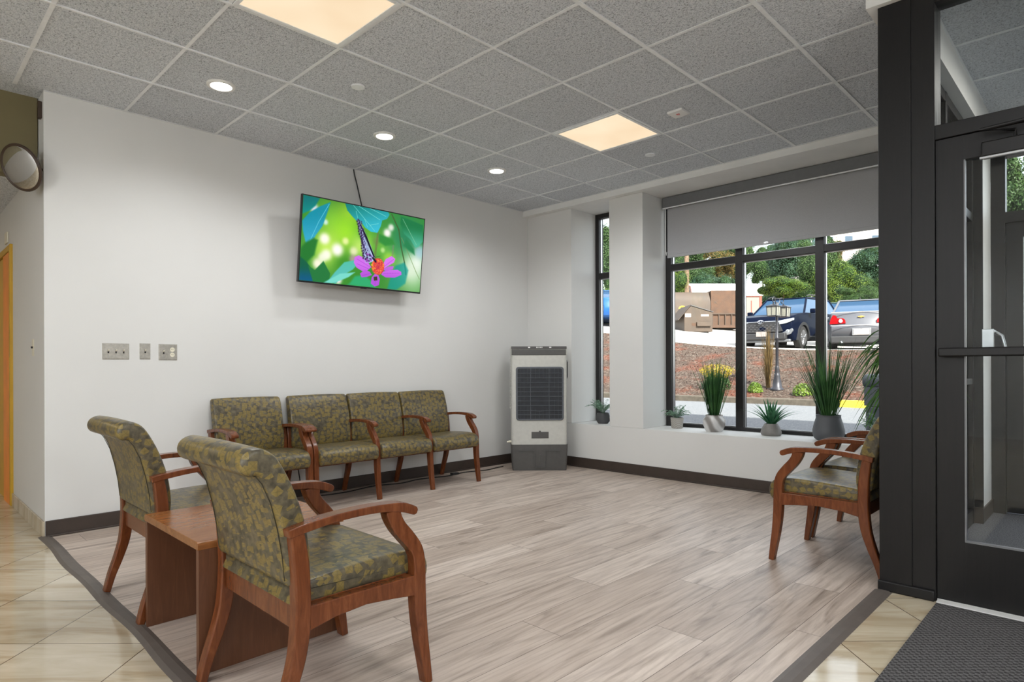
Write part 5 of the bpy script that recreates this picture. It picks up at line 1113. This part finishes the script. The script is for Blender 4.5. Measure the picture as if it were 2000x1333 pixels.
def leafball(name, n, rx, rz, leaf, mat, label, cat, loc, group=None, seed=1, core=None, cz=None, parent=None):
    rnd = random.Random(seed); mb = MB()
    for i in range(n):
        d = Vector((rnd.gauss(0, 1), rnd.gauss(0, 1), abs(rnd.gauss(0, 1)) if cz is None else rnd.gauss(0, 1))).normalized(); k = rnd.uniform(.6, 1.02) ** .5
        p = Vector((d.x * rx * k, d.y * rx * k, (0 if cz is None else cz) + d.z * rz * k)); nn = (d + Vector((rnd.uniform(-.8, .8), rnd.uniform(-.8, .8), rnd.uniform(-.3, 1)))).normalized(); a = nn.orthogonal().normalized(); a.rotate(Matrix.Rotation(rnd.random() * 6.28, 3, nn)); b = nn.cross(a); s = leaf * rnd.uniform(.6, 1.3)
        mb.add([p - a * s, p - b * s * .5, p + a * s, p + b * s * .5], [(0, 1, 2, 3)])
    o = mb.build(name, mat, parent, loc, smooth=False)
    if label: tag(o, label, cat, group)
    return o
for i, (x, y, r_, h_) in enumerate([(-.79, 8.09, .165, .23), (.29, 7.87, .21, .25)]):
    leafball('small_shrub', 900, r_, h_, .022, M['shrub'], ['small bright green shrub left of the lamp post base', 'slightly larger bright green shrub right of the lamp post base'][i], 'shrub', (x, y, ground(x, y) - .01), 'bright green shrubs on the mulch bank', i)
x, y = -1.78, 8.3; e = empty('flowering_shrub', (x, y, ground(x, y) - .02), 0, 'yellow flowering shrub on the mulch bank seen behind the grass in the marbled pot', 'shrub')
leafball('foliage', 900, .34, .38, .03, M['leafA'], None, None, (0, 0, 0), None, 3, parent=e); leafball('blossom', 900, .40, .17, .022, M['yellow'], None, None, (0, 0, .42), None, 4, cz=.0, parent=e)
x, y = -.72, 8.62; rnd = random.Random(9); mb = MB()
for i in range(230):
    a = rnd.random() * 6.28; d = Vector((math.cos(a), math.sin(a), 0)); l = rnd.uniform(.5, 1.42); o_ = rnd.uniform(-.05, .2)
    mb.quadstrip([d * .05 * rnd.random() + d * o_ * t_ ** 1.6 + Vector((0, 0, l * t_)) for t_ in (0, .25, .5, .75, 1)], Vector((-d.y, d.x, 0)), [.004, .004, .004, .006, .001])
tag(mb.build('dry_grass_clump', M['tan'], None, (x, y, ground(x, y) - .02), angle=180), 'tall dry tan ornamental grass clump beside the lamp post', 'grass')
# grey moulded outdoor bin
e = empty('outdoor_bin', (3.22, 2.75, .02), YAW + .2, 'slate grey rounded outdoor litter bin standing just outside the window', 'litter bin')
mb = MB(); mb.prism(rrect(-.34, .34, -.30, .30, .07), XY, 0, .60); mb.build('body', M['bin'], e, bevel=.02)
for s in (-1, 1):
    mb = MB(); mb.prism(rrect(-.34 if s < 0 else .26, -.26 if s < 0 else .34, -.30, .30, .03), XY, .60, .82); mb.build('side_post', M['bin'], e)
MB().box((-.06, -.28, .60), (.12, -.22, .82)).build('side_post', M['bin'], e, bevel=.02)
mb = MB(); mb.prism(rrect(-.35, .35, .80, .97, .07), XZ, -.31, .31); mb.build('lid', M['bin'], e, bevel=.02)

# ------------------------------------------------------------------ trees
def crown_mesh(name, mat, seed, n, leaf, lumps):
    rnd = random.Random(seed); mb = MB()
    L = []
    for i in range(lumps):
        d = Vector((rnd.gauss(0, 1), rnd.gauss(0, 1), rnd.gauss(0, .8))).normalized(); L.append((d * rnd.uniform(.35, .80), rnd.uniform(.20, .42)))
    L.append((Vector((0, 0, 0)), .62))
    for i in range(n):
        c, r = L[rnd.randrange(len(L))] if rnd.random() < .93 else L[-1]
        d = Vector((rnd.gauss(0, 1), rnd.gauss(0, 1), rnd.gauss(0, 1))).normalized(); p = c + d * r * rnd.uniform(.72, 1.08)
        if any((p - c2).length < r2 * .66 for c2, r2 in L): continue
        nn = (d + Vector((rnd.uniform(-.7, .7), rnd.uniform(-.7, .7), rnd.uniform(-.2, .9)))).normalized(); a = nn.orthogonal().normalized(); a.rotate(Matrix.Rotation(rnd.random() * 6.28, 3, nn)); b = nn.cross(a); s = leaf * rnd.uniform(.6, 1.35)
        mb.add([p - a * s, p - b * s * .6, p + a * s, p + b * s * .6], [(0, 1, 2, 3)])
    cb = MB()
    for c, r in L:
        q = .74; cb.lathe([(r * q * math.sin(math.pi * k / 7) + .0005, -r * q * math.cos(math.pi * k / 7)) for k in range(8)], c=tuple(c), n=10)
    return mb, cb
KIND = {}
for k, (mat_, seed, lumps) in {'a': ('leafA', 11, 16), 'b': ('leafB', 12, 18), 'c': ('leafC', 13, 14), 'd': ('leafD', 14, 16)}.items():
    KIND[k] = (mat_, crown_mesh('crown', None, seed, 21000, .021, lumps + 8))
protos = {}
def tree(k, F, R, zc, rr, rz_, label, trunk=True):
    x, y = FR(F, R); g = ground(x, y)
    if k not in protos:
        e = empty('tree', (x, y, g), 0, label, 'tree', 'trees behind the parking lot')
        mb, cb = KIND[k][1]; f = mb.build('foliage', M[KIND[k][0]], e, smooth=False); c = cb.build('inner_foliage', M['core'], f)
        MB().tube([(0, 0, -.0), (.02, 0, .5), (-.02, .02, 1.0)], [.06, .045, .03], 8).build('trunk', M['bark'], e)
        protos[k] = e
    else: e = copy_tree(protos[k])
    tag(e, label); e.location = (x, y, g - .2); e.scale = (1, 1, 1); e.rotation_euler = (0, 0, (F * 7.3 + R * 3.1) % 6.28)
    for ch in e.children:
        if ch.name.startswith('foliage'): ch.location = (0, 0, zc - g); ch.scale = (rr, rr, rz_)
        else: ch.scale = (1.6 * rr / 2, 1.6 * rr / 2, max(.5, zc - g))
    return e
TREES = [('c', 48, 35.30, 9.50, 3.09, 3.83, 'tall blue green tree hidden behind the entrance post'),
         ('a', 44, 38.87, 9.52, 3.24, 3.90, 'broad green tree beyond the frame to the right of the glass door'),
         ('b', 40, 39.93, 6.78, 2.94, 2.84, 'lime green tree beyond the frame at the far right of the lot'),
         ('a', 38, 26.38, 4.62, 1.75, 1.69, 'low green bush hidden behind the entrance post'),
         ('c', 46, 52.73, 9.90, 4.66, 4.90, 'broad blue green tree beyond the frame at the far right'),
         ('c', 50, 21.49, 6.35, 1.47, 1.51, 'low dark green bush between the shed and the dark blue car'),
         ('a', 46, 21.73, 5.74, 1.52, 1.39, 'low green bush behind the windscreen of the dark blue car'),
         ('a', 47, 24.14, 6.04, 1.56, 1.67, 'low green bush in the gap behind the two parked cars'),
         ('c', 46, 25.70, 6.88, 1.69, 1.80, 'mid height blue green bush above the silver car roof'),
         ('a', 36, 21.59, 5.33, 1.13, 1.28, 'green bush whose crown touches the entrance post edge'),
         ('c', 56, 18.41, 8.14, 2.06, 1.99, 'low blue green bush just behind the shed roof line'),
         ('a', 66, 18.71, 12.65, 1.82, 3.51, 'tall green tree at the far left edge of the wide window'),
         ('a', 58, 17.20, 10.06, 2.40, 3.09, 'green tree behind the left end of the shed, beside the utility pole'),
         ('d', 62, 21.24, 11.18, 2.17, 2.48, 'golden tinted tree behind the white shed roof'),
         ('a', 66, 25.33, 12.65, 2.55, 3.63, 'tall distant green tree behind the window mullion left of the middle pane'),
         ('c', 80, 24.78, 19.04, 3.68, 4.26, 'very tall blue green tree furthest away at the left of the wide window'),
         ('a', 112, 40.03, 27.14, 5.15, 5.96, 'very tall green tree furthest away behind the shed roof'),
         ('b', 42, 11.63, 6.79, 1.00, 1.57, 'low bright lime bush left of the shed gable'),
         ('a', 57, 23.65, 10.14, 1.89, 2.53, 'rounded green tree just right of the shed roof'),
         ('c', 50, 22.80, 9.85, 2.39, 3.28, 'large blue green tree above the roof of the dark blue car'),
         ('a', 45, 22.67, 8.23, 1.91, 2.64, 'green tree behind the mullion right of the dark blue car'),
         ('b', 36, 16.12, 5.74, 1.39, 0.83, 'low lime green bush directly behind the dark blue car roof'),
         ('b', 36, 19.20, 6.07, 1.33, 1.41, 'layered lime green tree behind the silver car'),
         ('d', 52, 27.22, 10.71, 1.44, 1.20, 'small orange tinted tree crown between two green trees'),
         ('c', 43, 25.05, 7.91, 2.22, 2.29, 'large blue green tree right of the lime tree behind the silver car'),
         ('a', 58, 27.88, 14.11, 2.78, 2.37, 'tall green tree showing above the top bar of the middle pane'),
         ('a', 31, 17.40, 4.48, 1.14, 0.83, 'low green bush showing over the roof of the silver car'),
         ('c', 40, 25.97, 8.10, 1.84, 2.84, 'tall blue green tree partly behind the entrance post'),
         ('a', 24, 19.72, 7.27, 1.99, 2.77, 'leafy green tree seen through the glass door'),
         ('b', 20, 16.68, 2.95, 1.10, 1.06, 'yellow green bush seen low through the glass door'),
         ('a', 44, 7.27, 8.80, 2.02, 3.12, 'green tree seen through the narrow window'),
         ('b', 33, 5.37, 4.16, 0.91, 1.46, 'lime bush seen through the narrow window')]
for a_ in TREES: tree(*a_)
